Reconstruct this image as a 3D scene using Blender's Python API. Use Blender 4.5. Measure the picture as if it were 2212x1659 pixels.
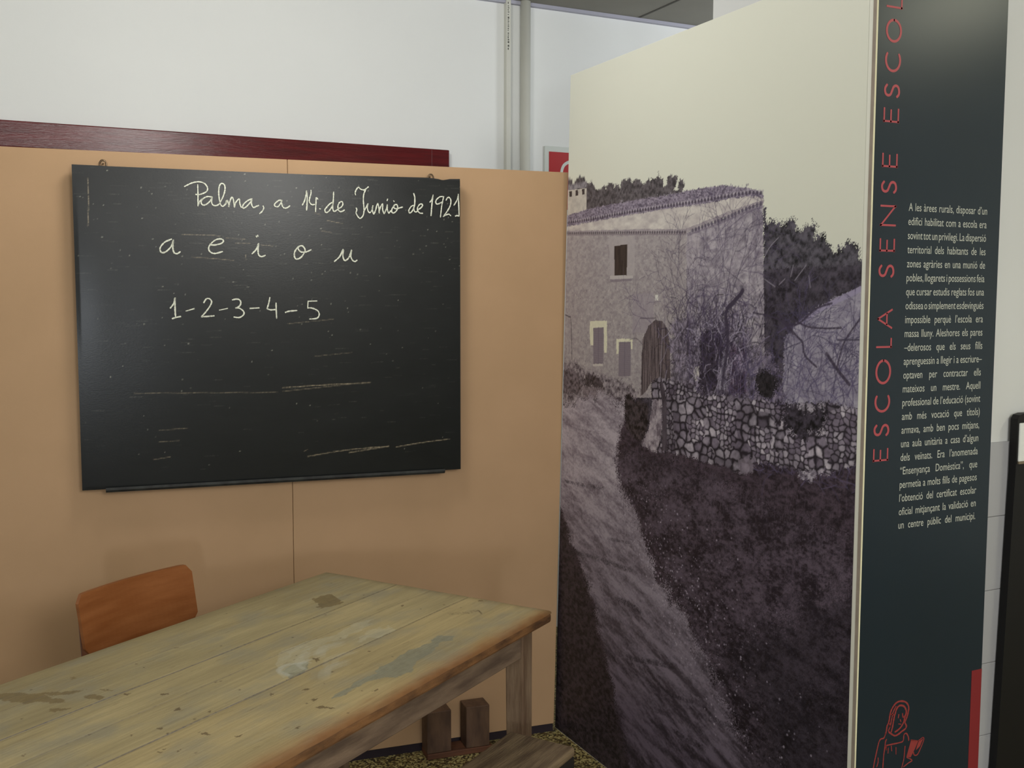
import bpy, bmesh, math, random
import numpy as np
from mathutils import Matrix, Vector

for o in list(bpy.data.objects):
    bpy.data.objects.remove(o)
S = bpy.context.scene
COL = S.collection
PI = math.pi
CEIL = 2.895

# ------------------------------------------------------------------ camera
cd = bpy.data.cameras.new('camera')
cam = bpy.data.objects.new('camera', cd)
COL.objects.link(cam)
S.camera = cam
cd.sensor_width = 36.0
cd.sensor_fit = 'HORIZONTAL'
cd.lens = 36.0 * 2245.0 / 2212.0
cd.clip_start = 0.05
cam.location = (0, 0, 1.575)
cam.matrix_world = (Matrix.Translation((0, 0, 1.575)) @ Matrix.Rotation(math.radians(-25.8), 4, 'Z')
                    @ Matrix.Rotation(math.radians(90 - 4.75), 4, 'X') @ Matrix.Rotation(math.radians(0.1), 4, 'Z'))

# ------------------------------------------------------------------ light
S.view_settings.view_transform = 'Standard'
S.view_settings.look = 'None'
S.view_settings.gamma = 1.0
S.view_settings.use_curve_mapping = False
S.view_settings.exposure = 0.0
w = bpy.data.worlds.new('room_air')
S.world = w
w.use_nodes = True
w.node_tree.nodes['Background'].inputs[0].default_value = (0.85, 0.9, 1.0, 1)
w.node_tree.nodes['Background'].inputs[1].default_value = 0.25


def area(name, loc, rot, sx, sy, power, color, spread=PI):
    ld = bpy.data.lights.new(name, 'AREA')
    ld.shape = 'RECTANGLE'
    ld.size = sx
    ld.size_y = sy
    ld.energy = power
    ld.color = color
    ld.spread = spread
    o = bpy.data.objects.new(name, ld)
    o.location = loc
    o.rotation_euler = rot
    COL.objects.link(o)
    return o


FLUO = (1.0, 0.985, 0.955)


def bulb(name, loc, power, color, r=0.2):
    ld = bpy.data.lights.new(name, 'POINT')
    ld.energy = power
    ld.color = color
    ld.shadow_soft_size = r
    o = bpy.data.objects.new(name, ld)
    o.location = loc
    COL.objects.link(o)
    return o


# bare lamps of the room near, rear and right, two added fills, and daylight from the window behind
bulb('ceiling_lamp_near', (0.66, 2.68, 2.66), 28, FLUO, .2)
bulb('ceiling_lamp_rear', (0.88, -2.2, 2.6), 195, (1.0, 0.985, 0.95), .45)
bulb('fill_light_front', (0.15, -0.3, 2.65), 60, FLUO, .8)  # unseen fill, added to brighten the print and panels from the front
bulb('fill_light_corner', (3.4, 3.3, 2.68), 24, (0.93, 0.96, 1.0), .2)  # unseen fill, added behind the boards to lift back wall and ceiling
area('ceiling_lamp_right', (3.68, 0.25, 2.86), (0, 0, 0), 0.4, 0.5, 18, (1.0, 0.98, 0.75))
area('window_daylight', (-0.95, -3.45, 1.30), (math.radians(90), 0, 0), 0.26, .42, 34, (0.86, 0.92, 1.0))

# ------------------------------------------------------------------ helpers


def lin(c):
    c = np.asarray(c, dtype=float) / 255.0
    return np.where(c <= 0.04045, c / 12.92, ((c + 0.055) / 1.055) ** 2.4)


def rgba(c):
    l = lin(c)
    return (float(l[0]), float(l[1]), float(l[2]), 1.0)


def mat(name, c, rough=0.6, spec=0.4, metal=0.0, c2=None, scale=8.0, stretch=(1, 1, 1), detail=4.0, bump=0.0, bscale=60.0,
        lo=0.35, hi=0.65):
    m = bpy.data.materials.new(name)
    m.use_nodes = True
    nt = m.node_tree
    b = nt.nodes['Principled BSDF']
    b.inputs['Base Color'].default_value = rgba(c)
    b.inputs['Roughness'].default_value = rough
    b.inputs['Specular IOR Level'].default_value = spec
    b.inputs['Metallic'].default_value = metal
    if c2 is not None or bump:
        tc = nt.nodes.new('ShaderNodeTexCoord')
        mp = nt.nodes.new('ShaderNodeMapping')
        mp.inputs['Scale'].default_value = stretch
        nt.links.new(tc.outputs['Object'], mp.inputs['Vector'])
    if c2 is not None:
        n = nt.nodes.new('ShaderNodeTexNoise')
        n.inputs['Scale'].default_value = scale
        n.inputs['Detail'].default_value = detail
        nt.links.new(mp.outputs[0], n.inputs['Vector'])
        r = nt.nodes.new('ShaderNodeValToRGB')
        r.color_ramp.elements[0].color = rgba(c)
        r.color_ramp.elements[1].color = rgba(c2)
        r.color_ramp.elements[0].position = lo
        r.color_ramp.elements[1].position = hi
        nt.links.new(n.outputs['Fac'], r.inputs[0])
        nt.links.new(r.outputs[0], b.inputs['Base Color'])
    if bump:
        n2 = nt.nodes.new('ShaderNodeTexNoise')
        n2.inputs['Scale'].default_value = bscale
        n2.inputs['Detail'].default_value = 3
        nt.links.new(mp.outputs[0], n2.inputs['Vector'])
        bp = nt.nodes.new('ShaderNodeBump')
        bp.inputs['Strength'].default_value = bump
        bp.inputs['Distance'].default_value = 0.01
        nt.links.new(n2.outputs['Fac'], bp.inputs['Height'])
        nt.links.new(bp.outputs[0], b.inputs['Normal'])
    return m


def attr_mat(name, rough=0.5, spec=0.4, bump=0.0, bscale=60, stretch=(1, 1, 1)):
    m = mat(name, (128, 128, 128), rough, spec, bump=bump, bscale=bscale, stretch=stretch)
    nt = m.node_tree
    a = nt.nodes.new('ShaderNodeAttribute')
    a.attribute_name = 'tint'
    nt.links.new(a.outputs['Color'], nt.nodes['Principled BSDF'].inputs['Base Color'])
    return m


def link(name, me, m, parent=None, smooth=False):
    o = bpy.data.objects.new(name, me)
    COL.objects.link(o)
    if m is not None:
        if isinstance(m, (list, tuple)):
            for k in m:
                me.materials.append(k)
        else:
            me.materials.append(m)
    if smooth:
        for p in me.polygons:
            p.use_smooth = True
    if parent is not None:
        o.parent = parent
    return o


def obj(name, bm, m, parent=None, smooth=False):
    bmesh.ops.recalc_face_normals(bm, faces=bm.faces)
    me = bpy.data.meshes.new(name)
    bm.to_mesh(me)
    bm.free()
    return link(name, me, m, parent, smooth)


def box(bm, x0, x1, y0, y1, z0, z1, bevel=0.0, seg=2, M=None):
    r = bmesh.ops.create_cube(bm, size=1.0)
    vs = r['verts']
    for v in vs:
        v.co = Vector((x0 + (v.co.x + .5) * (x1 - x0), y0 + (v.co.y + .5) * (y1 - y0), z0 + (v.co.z + .5) * (z1 - z0)))
    if bevel:
        es = list({e for v in vs for e in v.link_edges})
        g = bmesh.ops.bevel(bm, geom=es, offset=bevel, segments=seg, affect='EDGES', profile=0.5)
        vs = list({v for f in g['faces'] for v in f.verts} | {v for v in vs if v.is_valid})
    if M is not None:
        bmesh.ops.transform(bm, matrix=M, verts=vs)
    return vs


def prism(bm, poly, d0, d1, axis='y'):
    """poly in the plane of the two other axes, extruded from d0 to d1 along axis"""
    def mk(p, d):
        if axis == 'y':
            return (p[0], d, p[1])
        if axis == 'x':
            return (d, p[0], p[1])
        return (p[0], p[1], d)
    a = [bm.verts.new(mk(p, d0)) for p in poly]
    b = [bm.verts.new(mk(p, d1)) for p in poly]
    bm.faces.new(a)
    bm.faces.new(list(reversed(b)))
    n = len(poly)
    for i in range(n):
        bm.faces.new((a[i], b[i], b[(i + 1) % n], a[(i + 1) % n]))


def tube(bm, pts, r, seg=12, caps=True):
    pts = [Vector(p) for p in pts]
    rings = []
    for i, p in enumerate(pts):
        t = (pts[min(i + 1, len(pts) - 1)] - pts[max(i - 1, 0)]).normalized()
        ref = Vector((0, 0, 1)) if abs(t.z) < 0.9 else Vector((0, 1, 0))
        a = t.cross(ref).normalized()
        b = t.cross(a)
        rings.append([bm.verts.new(p + r * (math.cos(2 * PI * k / seg) * a + math.sin(2 * PI * k / seg) * b)) for k in range(seg)])
    for i in range(len(rings) - 1):
        for k in range(seg):
            bm.faces.new((rings[i][k], rings[i][(k + 1) % seg], rings[i + 1][(k + 1) % seg], rings[i + 1][k]))
    if caps:
        bm.faces.new(rings[0])
        bm.faces.new(list(reversed(rings[-1])))


def tag(o, label, cat, group=None):
    o['label'] = label
    o['category'] = cat
    if group:
        o['group'] = group
    return o


def struct(o):
    o['kind'] = 'structure'
    return o


def thing(name, label, cat, loc=(0, 0, 0), rz=0.0, group=None):
    o = bpy.data.objects.new(name, None)
    o.empty_display_size = 0.1
    COL.objects.link(o)
    o.location = loc
    o.rotation_euler = (0, 0, rz)
    return tag(o, label, cat, group)


def smooth_line(pts, n=6):
    P = [np.array(p, float) for p in pts]
    if len(P) < 3:
        return P
    out = []
    for i in range(len(P) - 1):
        p0 = P[max(i - 1, 0)]
        p1, p2 = P[i], P[i + 1]
        p3 = P[min(i + 2, len(P) - 1)]
        for k in range(n):
            t = k / n
            out.append(0.5 * ((2 * p1) + (-p0 + p2) * t + (2 * p0 - 5 * p1 + 4 * p2 - p3) * t * t + (-p0 + 3 * p1 - 3 * p2 + p3) * t ** 3))
    out.append(P[-1])
    return out


def ribbon(bm, pts, width, to3, rng=None, smooth=True, n=6):
    """a flat printed or chalked stroke; pts are 2D, to3 lifts them on the surface"""
    L = smooth_line(pts, n) if smooth else [np.array(p, float) for p in pts]
    left, right = [], []
    for i, p in enumerate(L):
        t = L[min(i + 1, len(L) - 1)] - L[max(i - 1, 0)]
        d = np.hypot(*t) or 1.0
        nrm = np.array([-t[1], t[0]]) / d
        k = width * 0.5 * (1 + (rng.uniform(-.28, .22) if rng else 0))
        if i in (0, len(L) - 1):
            ext = t / d * width * 0.3 * (1 if i else -1)
            p = p + ext
            k *= .75
        left.append(bm.verts.new(to3(p + nrm * k)))
        right.append(bm.verts.new(to3(p - nrm * k)))
    for i in range(len(L) - 1):
        bm.faces.new((left[i], right[i], right[i + 1], left[i + 1]))


def flat_poly(bm, pts, to3):
    bm.faces.new([bm.verts.new(to3(np.array(p, float))) for p in pts])


# ---- procedural painting of a flat surface (colour stays in a mesh attribute)
def hash2(ix, iy, seed):
    h = (ix.astype(np.int64) * 374761393 + iy.astype(np.int64) * 668265263 + seed * 974634777) & 0xFFFFFFFF
    h = ((h ^ (h >> 13)) * 1274126177) & 0xFFFFFFFF
    return ((h ^ (h >> 16)) & 0xFFFFFF) / float(0xFFFFFF)


def vnoise(x, y, seed):
    ix, iy = np.floor(x), np.floor(y)
    fx, fy = x - ix, y - iy
    fx = fx * fx * (3 - 2 * fx)
    fy = fy * fy * (3 - 2 * fy)
    a, b = hash2(ix, iy, seed), hash2(ix + 1, iy, seed)
    c, d = hash2(ix, iy + 1, seed), hash2(ix + 1, iy + 1, seed)
    return (a + (b - a) * fx) * (1 - fy) + (c + (d - c) * fx) * fy


def fbm(x, y, seed, octv=4):
    s, a, t = 0, 0.5, 0
    for o in range(octv):
        s = s + a * vnoise(x * 2 ** o, y * 2 ** o, seed + o * 17)
        t += a
        a *= .55
    return s / t


def worley(x, y, seed):
    ix, iy = np.floor(x), np.floor(y)
    f1 = np.full(x.shape, 9.0)
    f2 = np.full(x.shape, 9.0)
    cid = np.zeros(x.shape)
    for dx in (-1, 0, 1):
        for dy in (-1, 0, 1):
            jx, jy = ix + dx, iy + dy
            px = jx + .15 + .7 * hash2(jx, jy, seed)
            py = jy + .15 + .7 * hash2(jx, jy, seed + 5)
            d = np.hypot(px - x, py - y)
            idv = hash2(jx, jy, seed + 9)
            closer = d < f1
            f2 = np.where(closer, f1, np.minimum(f2, d))
            cid = np.where(closer, idv, cid)
            f1 = np.where(closer, d, f1)
    return f1, f2, cid


class Paint:
    """colour grid over a flat surface; coordinates in mm"""

    def __init__(self, xs, ys, c):
        self.xs, self.ys = np.asarray(xs, float), np.asarray(ys, float)
        self.X, self.Y = np.meshgrid(self.xs, self.ys)
        self.c = np.empty(self.X.shape + (3,))
        self.c[:] = lin(c)

    def win(self, x0, x1, y0, y1):
        i0, i1 = np.searchsorted(self.xs, (x0, x1))
        j0, j1 = np.searchsorted(self.ys, (y0, y1))
        return slice(j0, j1), slice(i0, i1)

    def mask(self, pts, rough=0, rs=25.0, seed=1, stip=0.0):
        P = np.array(pts, float)
        r = abs(rough) + stip + 3
        sl = self.win(P[:, 0].min() - r, P[:, 0].max() + r, P[:, 1].min() - r, P[:, 1].max() + r)
        x, y = self.X[sl], self.Y[sl]
        if rough:
            dx = (fbm(x / rs, y / rs, seed, 3) - .5) * 2 * rough
            dy = (fbm(x / rs, y / rs, seed + 50, 3) - .5) * 2 * rough
            x, y = x + dx, y + dy
        if stip:
            gx, gy = np.round(self.X[sl] / 2.4), np.round(self.Y[sl] / 2.4)
            x, y = x + (hash2(gx, gy, seed + 11) - .5) * 2 * stip, y + (hash2(gx, gy, seed + 12) - .5) * 2 * stip
        inside = np.zeros(x.shape, bool)
        n = len(P)
        for i in range(n):
            x1, y1 = P[i]
            x2, y2 = P[(i + 1) % n]
            if y1 == y2:
                continue
            cnd = (y1 > y) != (y2 > y)
            inside ^= cnd & (x < (x2 - x1) * (y - y1) / (y2 - y1) + x1)
        return sl, inside

    def fill(self, pts, c, rough=0, rs=25.0, amp=0.0, ts=(12., 12.), seed=1, alpha=1.0, octv=4, c2=None, contrast=1.0):
        sl, k = self.mask(pts, rough, rs, seed)
        x, y = self.X[sl], self.Y[sl]
        f = np.clip((fbm(x / ts[0], y / ts[1], seed + 90, octv) - .5) * contrast + .5, 0, 1)
        col = np.empty(x.shape + (3,))
        col[:] = lin(c)
        if c2 is not None:
            col = col + (lin(c2) - col) * f[..., None]
        if amp:
            col = col * (1 + amp * 2 * (f[..., None] - .5))
        a = (k * alpha)[..., None]
        self.c[sl] = self.c[sl] * (1 - a) + np.clip(col, 0, 1) * a

    def stroke(self, pts, width, c, alpha=1.0, smooth=True, taper=False, grain=0.0, seed=3):
        L = smooth_line(pts, 4) if smooth else [np.array(p, float) for p in pts]
        C = lin(c)
        n = len(L) - 1
        for i in range(n):
            a, b = L[i], L[i + 1]
            wd = width * (1 - .75 * i / max(n, 1)) if taper else width
            r = wd * .5 + 2.5
            sl = self.win(min(a[0], b[0]) - r, max(a[0], b[0]) + r, min(a[1], b[1]) - r, max(a[1], b[1]) + r)
            x, y = self.X[sl], self.Y[sl]
            if x.size == 0:
                continue
            d = b - a
            q = max(d @ d, 1e-9)
            t = np.clip(((x - a[0]) * d[0] + (y - a[1]) * d[1]) / q, 0, 1)
            ds = np.hypot(x - a[0] - t * d[0], y - a[1] - t * d[1])
            k = np.clip((wd * .5 + .9 - ds) / 1.8, 0, 1) * alpha
            if grain:
                k = k * np.clip(1 - grain * 2 * vnoise(x / 3, y / 3, seed), 0, 1)
            self.c[sl] = self.c[sl] * (1 - k[..., None]) + C * k[..., None]

    def dot(self, x0, y0, r, c, alpha=1.0, ratio=1.0):
        sl = self.win(x0 - r - 2, x0 + r + 2, y0 - r * ratio - 2, y0 + r * ratio + 2)
        x, y = self.X[sl], self.Y[sl]
        if x.size == 0:
            return
        d = np.hypot(x - x0, (y - y0) / ratio)
        k = np.clip((r + .8 - d) / 1.6, 0, 1)[..., None] * alpha
        self.c[sl] = self.c[sl] * (1 - k) + lin(c) * k

    def mesh(self, name, to3, gain=1.0, flip=False, height=None):
        """to3(X, Y) in mm -> three arrays in metres"""
        nx, ny = len(self.xs), len(self.ys)
        co = np.stack(to3(self.X, self.Y), -1).reshape(-1, 3)
        me = bpy.data.meshes.new(name)
        me.vertices.add(nx * ny)
        me.vertices.foreach_set('co', co.ravel().astype(np.float32))
        g = np.arange(nx * ny).reshape(ny, nx)
        q = np.stack([g[:-1, :-1], g[:-1, 1:], g[1:, 1:], g[1:, :-1]], -1).reshape(-1, 4)
        if flip:
            q = q[:, ::-1]
        nf = len(q)
        me.loops.add(nf * 4)
        me.loops.foreach_set('vertex_index', q.ravel().astype(np.int32))
        me.polygons.add(nf)
        me.polygons.foreach_set('loop_start', (np.arange(nf) * 4).astype(np.int32))
        me.update(calc_edges=True)
        at = me.attributes.new('tint', 'FLOAT_COLOR', 'POINT')
        rg = np.ones((nx * ny, 4), np.float32)
        rg[:, :3] = np.clip(self.c.reshape(-1, 3) * gain, 0, .95)
        at.data.foreach_set('color', rg.ravel())
        me.validate()
        return me


# ------------------------------------------------------------------ traced shapes (mm or tenths of mm on their own surfaces)
MURAL = {'trees_left': [(60,1990),(89,1987),(107,1972),(110,1958),(124,1970),(138,1982),(162,1983),(193,1975),(203,1959),(233,1958),(253,1945),(273,1928),(293,1929),(312,1941),(328,1928),(343,1941),(362,1944),(380,1929),(405,1932),(411,1920),(429,1944),(470,1946),(487,1935),(510,1940),(533,1933),(545,1923),(567,1927),(578,1938),(589,1925),(599,1940),(610,1929),(626,1933),(631,1949),(637,1930),(653,1929),(656,1903),(669,1902),(679,1930),(694,1933),(710,1927),(720,1931),(728,1923),(726,1903),(711,1890),(734,1885),(738,1916),(763,1916),(763,1893),(757,1871),(686,1872),(535,1869),(202,1860),(62,1856)],
 'chimney': [(61,1946),(202,1941),(203,1864),(62,1859)],'chimney_cap': [(60,1961),(124,1965),(203,1964),(207,1947),(180,1943),(146,1946),(118,1943),(61,1946)],
 'chimney_hole0': [(82,1940),(101,1940),(101,1921),(85,1921)],'chimney_hole1': [(126,1940),(144,1941),(145,1922),(128,1922)],
 'chimney_hole2': [(171,1940),(189,1940),(189,1922),(173,1922)],'roof': [(62,1859),(248,1873),(534,1877),(686,1877),(810,1881),(935,1881),(970,1877),(1042,1863),(1088,1854),(1110,1844),(1114,1832),(1047,1841),(980,1841),(844,1836),(645,1837),(419,1831),(195,1825),(62,1821)],
 'eave': [(62,1818),(112,1823),(195,1827),(419,1835),(645,1839),(844,1841),(979,1846),(1051,1847),(1106,1841),(1116,1827),(1113,1817),(1048,1812),(937,1791),(808,1770),(779,1761),(592,1771),(358,1786),(62,1797)],
 'eave_shadow': [(62,1807),(295,1796),(592,1783),(764,1771),(813,1779),(937,1801),(1048,1818),(1116,1826),(1114,1817),(1048,1811),(937,1789),(808,1768),(777,1760),(592,1771),(358,1784),(63,1795)],
 'tile_row': [(69,1835),(195,1835),(419,1841),(644,1844),(844,1846),(979,1849),(1051,1850),(1108,1845)],
 'teeth_left': [(70,1798),(444,1780),(774,1763)],'teeth_right': [(808,1766),(937,1787),(1048,1809),(1115,1818)],
 'facade': [(-51,1804),(787,1762),(829,1291),(-45,1214)],'gable': [(779,1761),(808,1768),(937,1789),(1048,1811),(1113,1816),(1119,1681),(1126,1526),(1136,1345),(791,1318)],
 'patch': [(495,1587),(613,1590),(616,1469),(497,1465)],'corner_light': [(775,1750),(837,1758),(845,1662),(782,1655)],
 'win1_reveal': [(346,1772),(505,1767),(505,1643),(461,1644),(361,1646)],'win1': [(384,1740),(462,1743),(460,1645),(386,1644)],
 'win1_sill': [(359,1646),(496,1645),(498,1636),(359,1634)],'win1_sillshadow': [(361,1633),(491,1635),(491,1628),(361,1625)],
 'plate': [(621,1584),(639,1584),(639,1568),(622,1568)],'win2_lintel': [(233,1497),(343,1501),(344,1479),(343,1396),(326,1395),(322,1476),(254,1474),(257,1416),(236,1415),(230,1470)],
 'win2': [(255,1474),(321,1478),(320,1359),(258,1354)],'win2_sill': [(254,1354),(318,1359),(318,1351),(254,1346)],
 'win3_lintel': [(402,1444),(497,1447),(498,1415),(489,1414),(487,1436),(418,1434),(417,1395),(403,1394)],
 'win3': [(418,1433),(487,1437),(488,1331),(418,1325)],'door': [(549,1271),(551,1396),(559,1454),(587,1490),(626,1509),(665,1505),(690,1480),(703,1435),(708,1337),(647,1327),(603,1317),(580,1290)],
 'door_pole': [(667,1513),(661,1433),(654,1327)],'beam': [(541,1512),(623,1514)],'lamp': [(56,1516),(86,1509),(101,1495),(110,1363)],
 'wall_base_dark': [(703,1481),(750,1515),(985,1519),(1121,1453),(1200,1351),(1202,1299),(707,1307)],'dark_door': [(851,1476),(941,1496),(970,1438),(940,1371),(932,1330),(880,1309),(841,1329),(854,1383)],
 'bright_a': [(824,1381),(849,1382),(850,1341),(825,1340)],'bright_b': [(826,1490),(865,1497),(861,1468),(837,1461)],
 'trunk': [(972,1455),(988,1450),(972,1373),(980,1326),(941,1325),(949,1383)],'gate': [(992,1461),(1028,1440),(1057,1464),(1058,1324),(992,1318)],
 'gate_light': [(1006,1425),(1041,1435),(1047,1386),(1012,1381)],'bush_round': [(1098,1370),(1119,1388),(1155,1390),(1180,1376),(1185,1350),(1170,1322),(1150,1313),(1125,1318),(1104,1333)],
 'bush_path': [(453,1233),(462,1267),(480,1279),(498,1274),(511,1252),(564,1253),(593,1240),(594,1193),(572,1145),(537,1126),(501,1143),(470,1162),(454,1194)],
 'garden': [(20,1344),(140,1354),(197,1333),(280,1324),(411,1316),(486,1299),(546,1278),(475,1242),(348,1244),(188,1237),(178,1207),(22,1196)],
 'garden_dark': [(180,1293),(211,1316),(280,1314),(321,1296),(328,1276),(212,1277)],'garden_dark2': [(28,1311),(81,1329),(155,1319),(184,1272),(177,1246),(37,1234)],
 'garden_wall': [(187,1274),(321,1276),(328,1245),(188,1238)],'path': [(-193,1180),(188,1240),(455,1240),(456,1198),(420,1142),(408,1055),(425,1030),(469,962),(550,864),(646,732),(780,660),(851,576),(980,546),(1090,522),(1149,484),(1210,364),(1261,204),(623,-179),(538,11),(436,183),(363,348),(297,478),(229,582),(150,685),(58,792),(18,919),(-191,956)],
 'ground': [(-193,1183),(485,1231),(594,1127),(1228,1149),(1508,1212),(1552,121),(-178,-865)],'verge_left': [(-190,815),(58,792),(150,685),(229,582),(297,478),(363,348),(436,183),(538,11),(628,-406),(-178,-865)],
 'verge_dark': [(849,575),(979,578),(1134,703),(1340,833),(1519,936),(1552,121),(1261,204),(1210,364),(1149,484),(1090,522)],
 'stone_wall': [(602,1316),(652,1338),(745,1330),(833,1324),(843,1304),(883,1301),(940,1309),(973,1309),(1106,1307),(1109,1326),(1135,1309),(1188,1306),(1200,1305),(1364,1328),(1474,1321),(1479,1190),(1422,1177),(1335,1143),(1299,1127),(1253,1149),(1098,1143),(1095,1117),(1038,1103),(965,1112),(898,1111),(792,1120),(702,1114),(635,1108),(559,1120),(599,1177),(614,1262)],
 'pillar': [(614,1264),(662,1268),(668,1182),(641,1108),(601,1109),(556,1120),(599,1180)],'post': [(659,1339),(678,1306),(690,1269),(695,1119),(670,1115),(666,1267),(653,1304)],
 'wall_bush': [(1205,1294),(1235,1311),(1277,1309),(1300,1294),(1329,1307),(1358,1320),(1362,1290),(1346,1242),(1310,1246),(1291,1236),(1273,1218),(1250,1236),(1210,1252)],
 'stone_bright': [(1261,1145),(1331,1156),(1336,1141),(1307,1126),(1276,1132)],'slab': [(1033,1144),(1092,1153),(1095,1117),(1038,1103)],
 'house_right': [(1475,1605),(1386,1577),(1317,1549),(1262,1519),(1207,1476),(1206,1276),(1532,1310),(1519,1621)],
 'house_right_roof': [(1492,1604),(1472,1599),(1386,1569),(1317,1542),(1266,1514)],'house_right_lintel': [(1393,1477),(1463,1480)],
 'trees_right': [(1114,1769),(1121,1772),(1146,1774),(1160,1769),(1164,1758),(1174,1770),(1182,1759),(1190,1766),(1198,1762),(1206,1770),(1216,1773),(1229,1768),(1233,1772),(1237,1756),(1244,1738),(1258,1744),(1281,1751),(1291,1752),(1300,1761),(1316,1744),(1306,1731),(1305,1714),(1319,1730),(1331,1723),(1343,1727),(1346,1709),(1361,1696),(1373,1679),(1385,1676),(1389,1693),(1408,1696),(1416,1707),(1437,1704),(1448,1694),(1453,1676),(1465,1658),(1473,1643),(1494,1638),(1496,1596),(1407,1581),(1337,1557),(1212,1520),(1130,1500),(1116,1592)],
 'cypress': [(1113,1805),(1117,1808),(1124,1806),(1125,1766),(1114,1767)],'pale_branches': [[(1114,1667),(1140,1702),(1175,1727)],
 [(1224,1628),(1233,1656)],[(1240,1619),(1279,1655)],[(1296,1601),(1290,1629)],[(1126,1623),(1166,1604)],
 [(1182,1609),(1203,1623)]],'trunks': [[(956,1338),(978,1459),(968,1536),(997,1563),(1026,1583),(1038,1596)],
 [(1435,1375),(1393,1409),(1358,1443)],[(1231,1527),(1283,1507),(1350,1503),(1403,1506)],[(1181,1536),(1245,1486),(1273,1466),(1283,1435),(1325,1409)],
 [(1213,1508),(1259,1513),(1317,1549),(1371,1563)],[(1393,1409),(1415,1472),(1466,1531)],[(1239,1485),(1181,1522),(1082,1537)]],
 'ruts': [[(60,680),(294,699),(504,711)],[(413,596),(489,598),(555,593)],[(751,690),(794,689),(842,685)],
 [(242,424),(327,406),(408,393)],[(356,783),(485,797)],[(57,926),(196,930),(326,947)],[(484,421),(614,445),(765,476)],
 [(615,413),(708,383),(838,395)],[(905,403),(971,387),(1094,410)],[(633,303),(717,316)],[(755,278),(841,282),(909,288)],
 [(507,126),(574,98)],[(874,325),(928,312)],[(180,1036),(271,1035)],[(192,1187),(282,1207)],[(84,1125),(214,1123),(324,1132)]],
 'twig_seeds': [[(760,1339),(682,1581)],[(805,1342),(820,1633)],[(871,1373),(905,1682)],[(923,1427),(1004,1753)],
 [(953,1454),(1063,1726)],[(1014,1432),(1120,1675)],[(711,1417),(584,1552)],[(1035,1383),(1105,1580)],[(910,1504),(752,1647)],
 [(960,1555),(1023,1788)],[(990,1580),(1099,1771)],[(823,1502),(773,1687)]],'twig_seeds_right': [[(1255,1351),(1314,1524)],
 [(1288,1342),(1378,1493)],[(1384,1350),(1438,1516)],[(1430,1343),(1468,1496)],[(1220,1360),(1198,1511)],
 [(1337,1346),(1283,1490)],[(1405,1407),(1348,1470)],[(1405,1407),(1454,1474)],[(1200,1441),(1377,1526)],
 [(1181,1487),(1361,1536)],[(1147,1438),(1247,1558)],[(1446,1302),(1426,1451)]],'tangle': [(646,1581),(775,1634),(948,1631),(1123,1604),(1198,1511),(1221,1325),(1037,1346),(783,1340),(687,1416)]}
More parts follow.
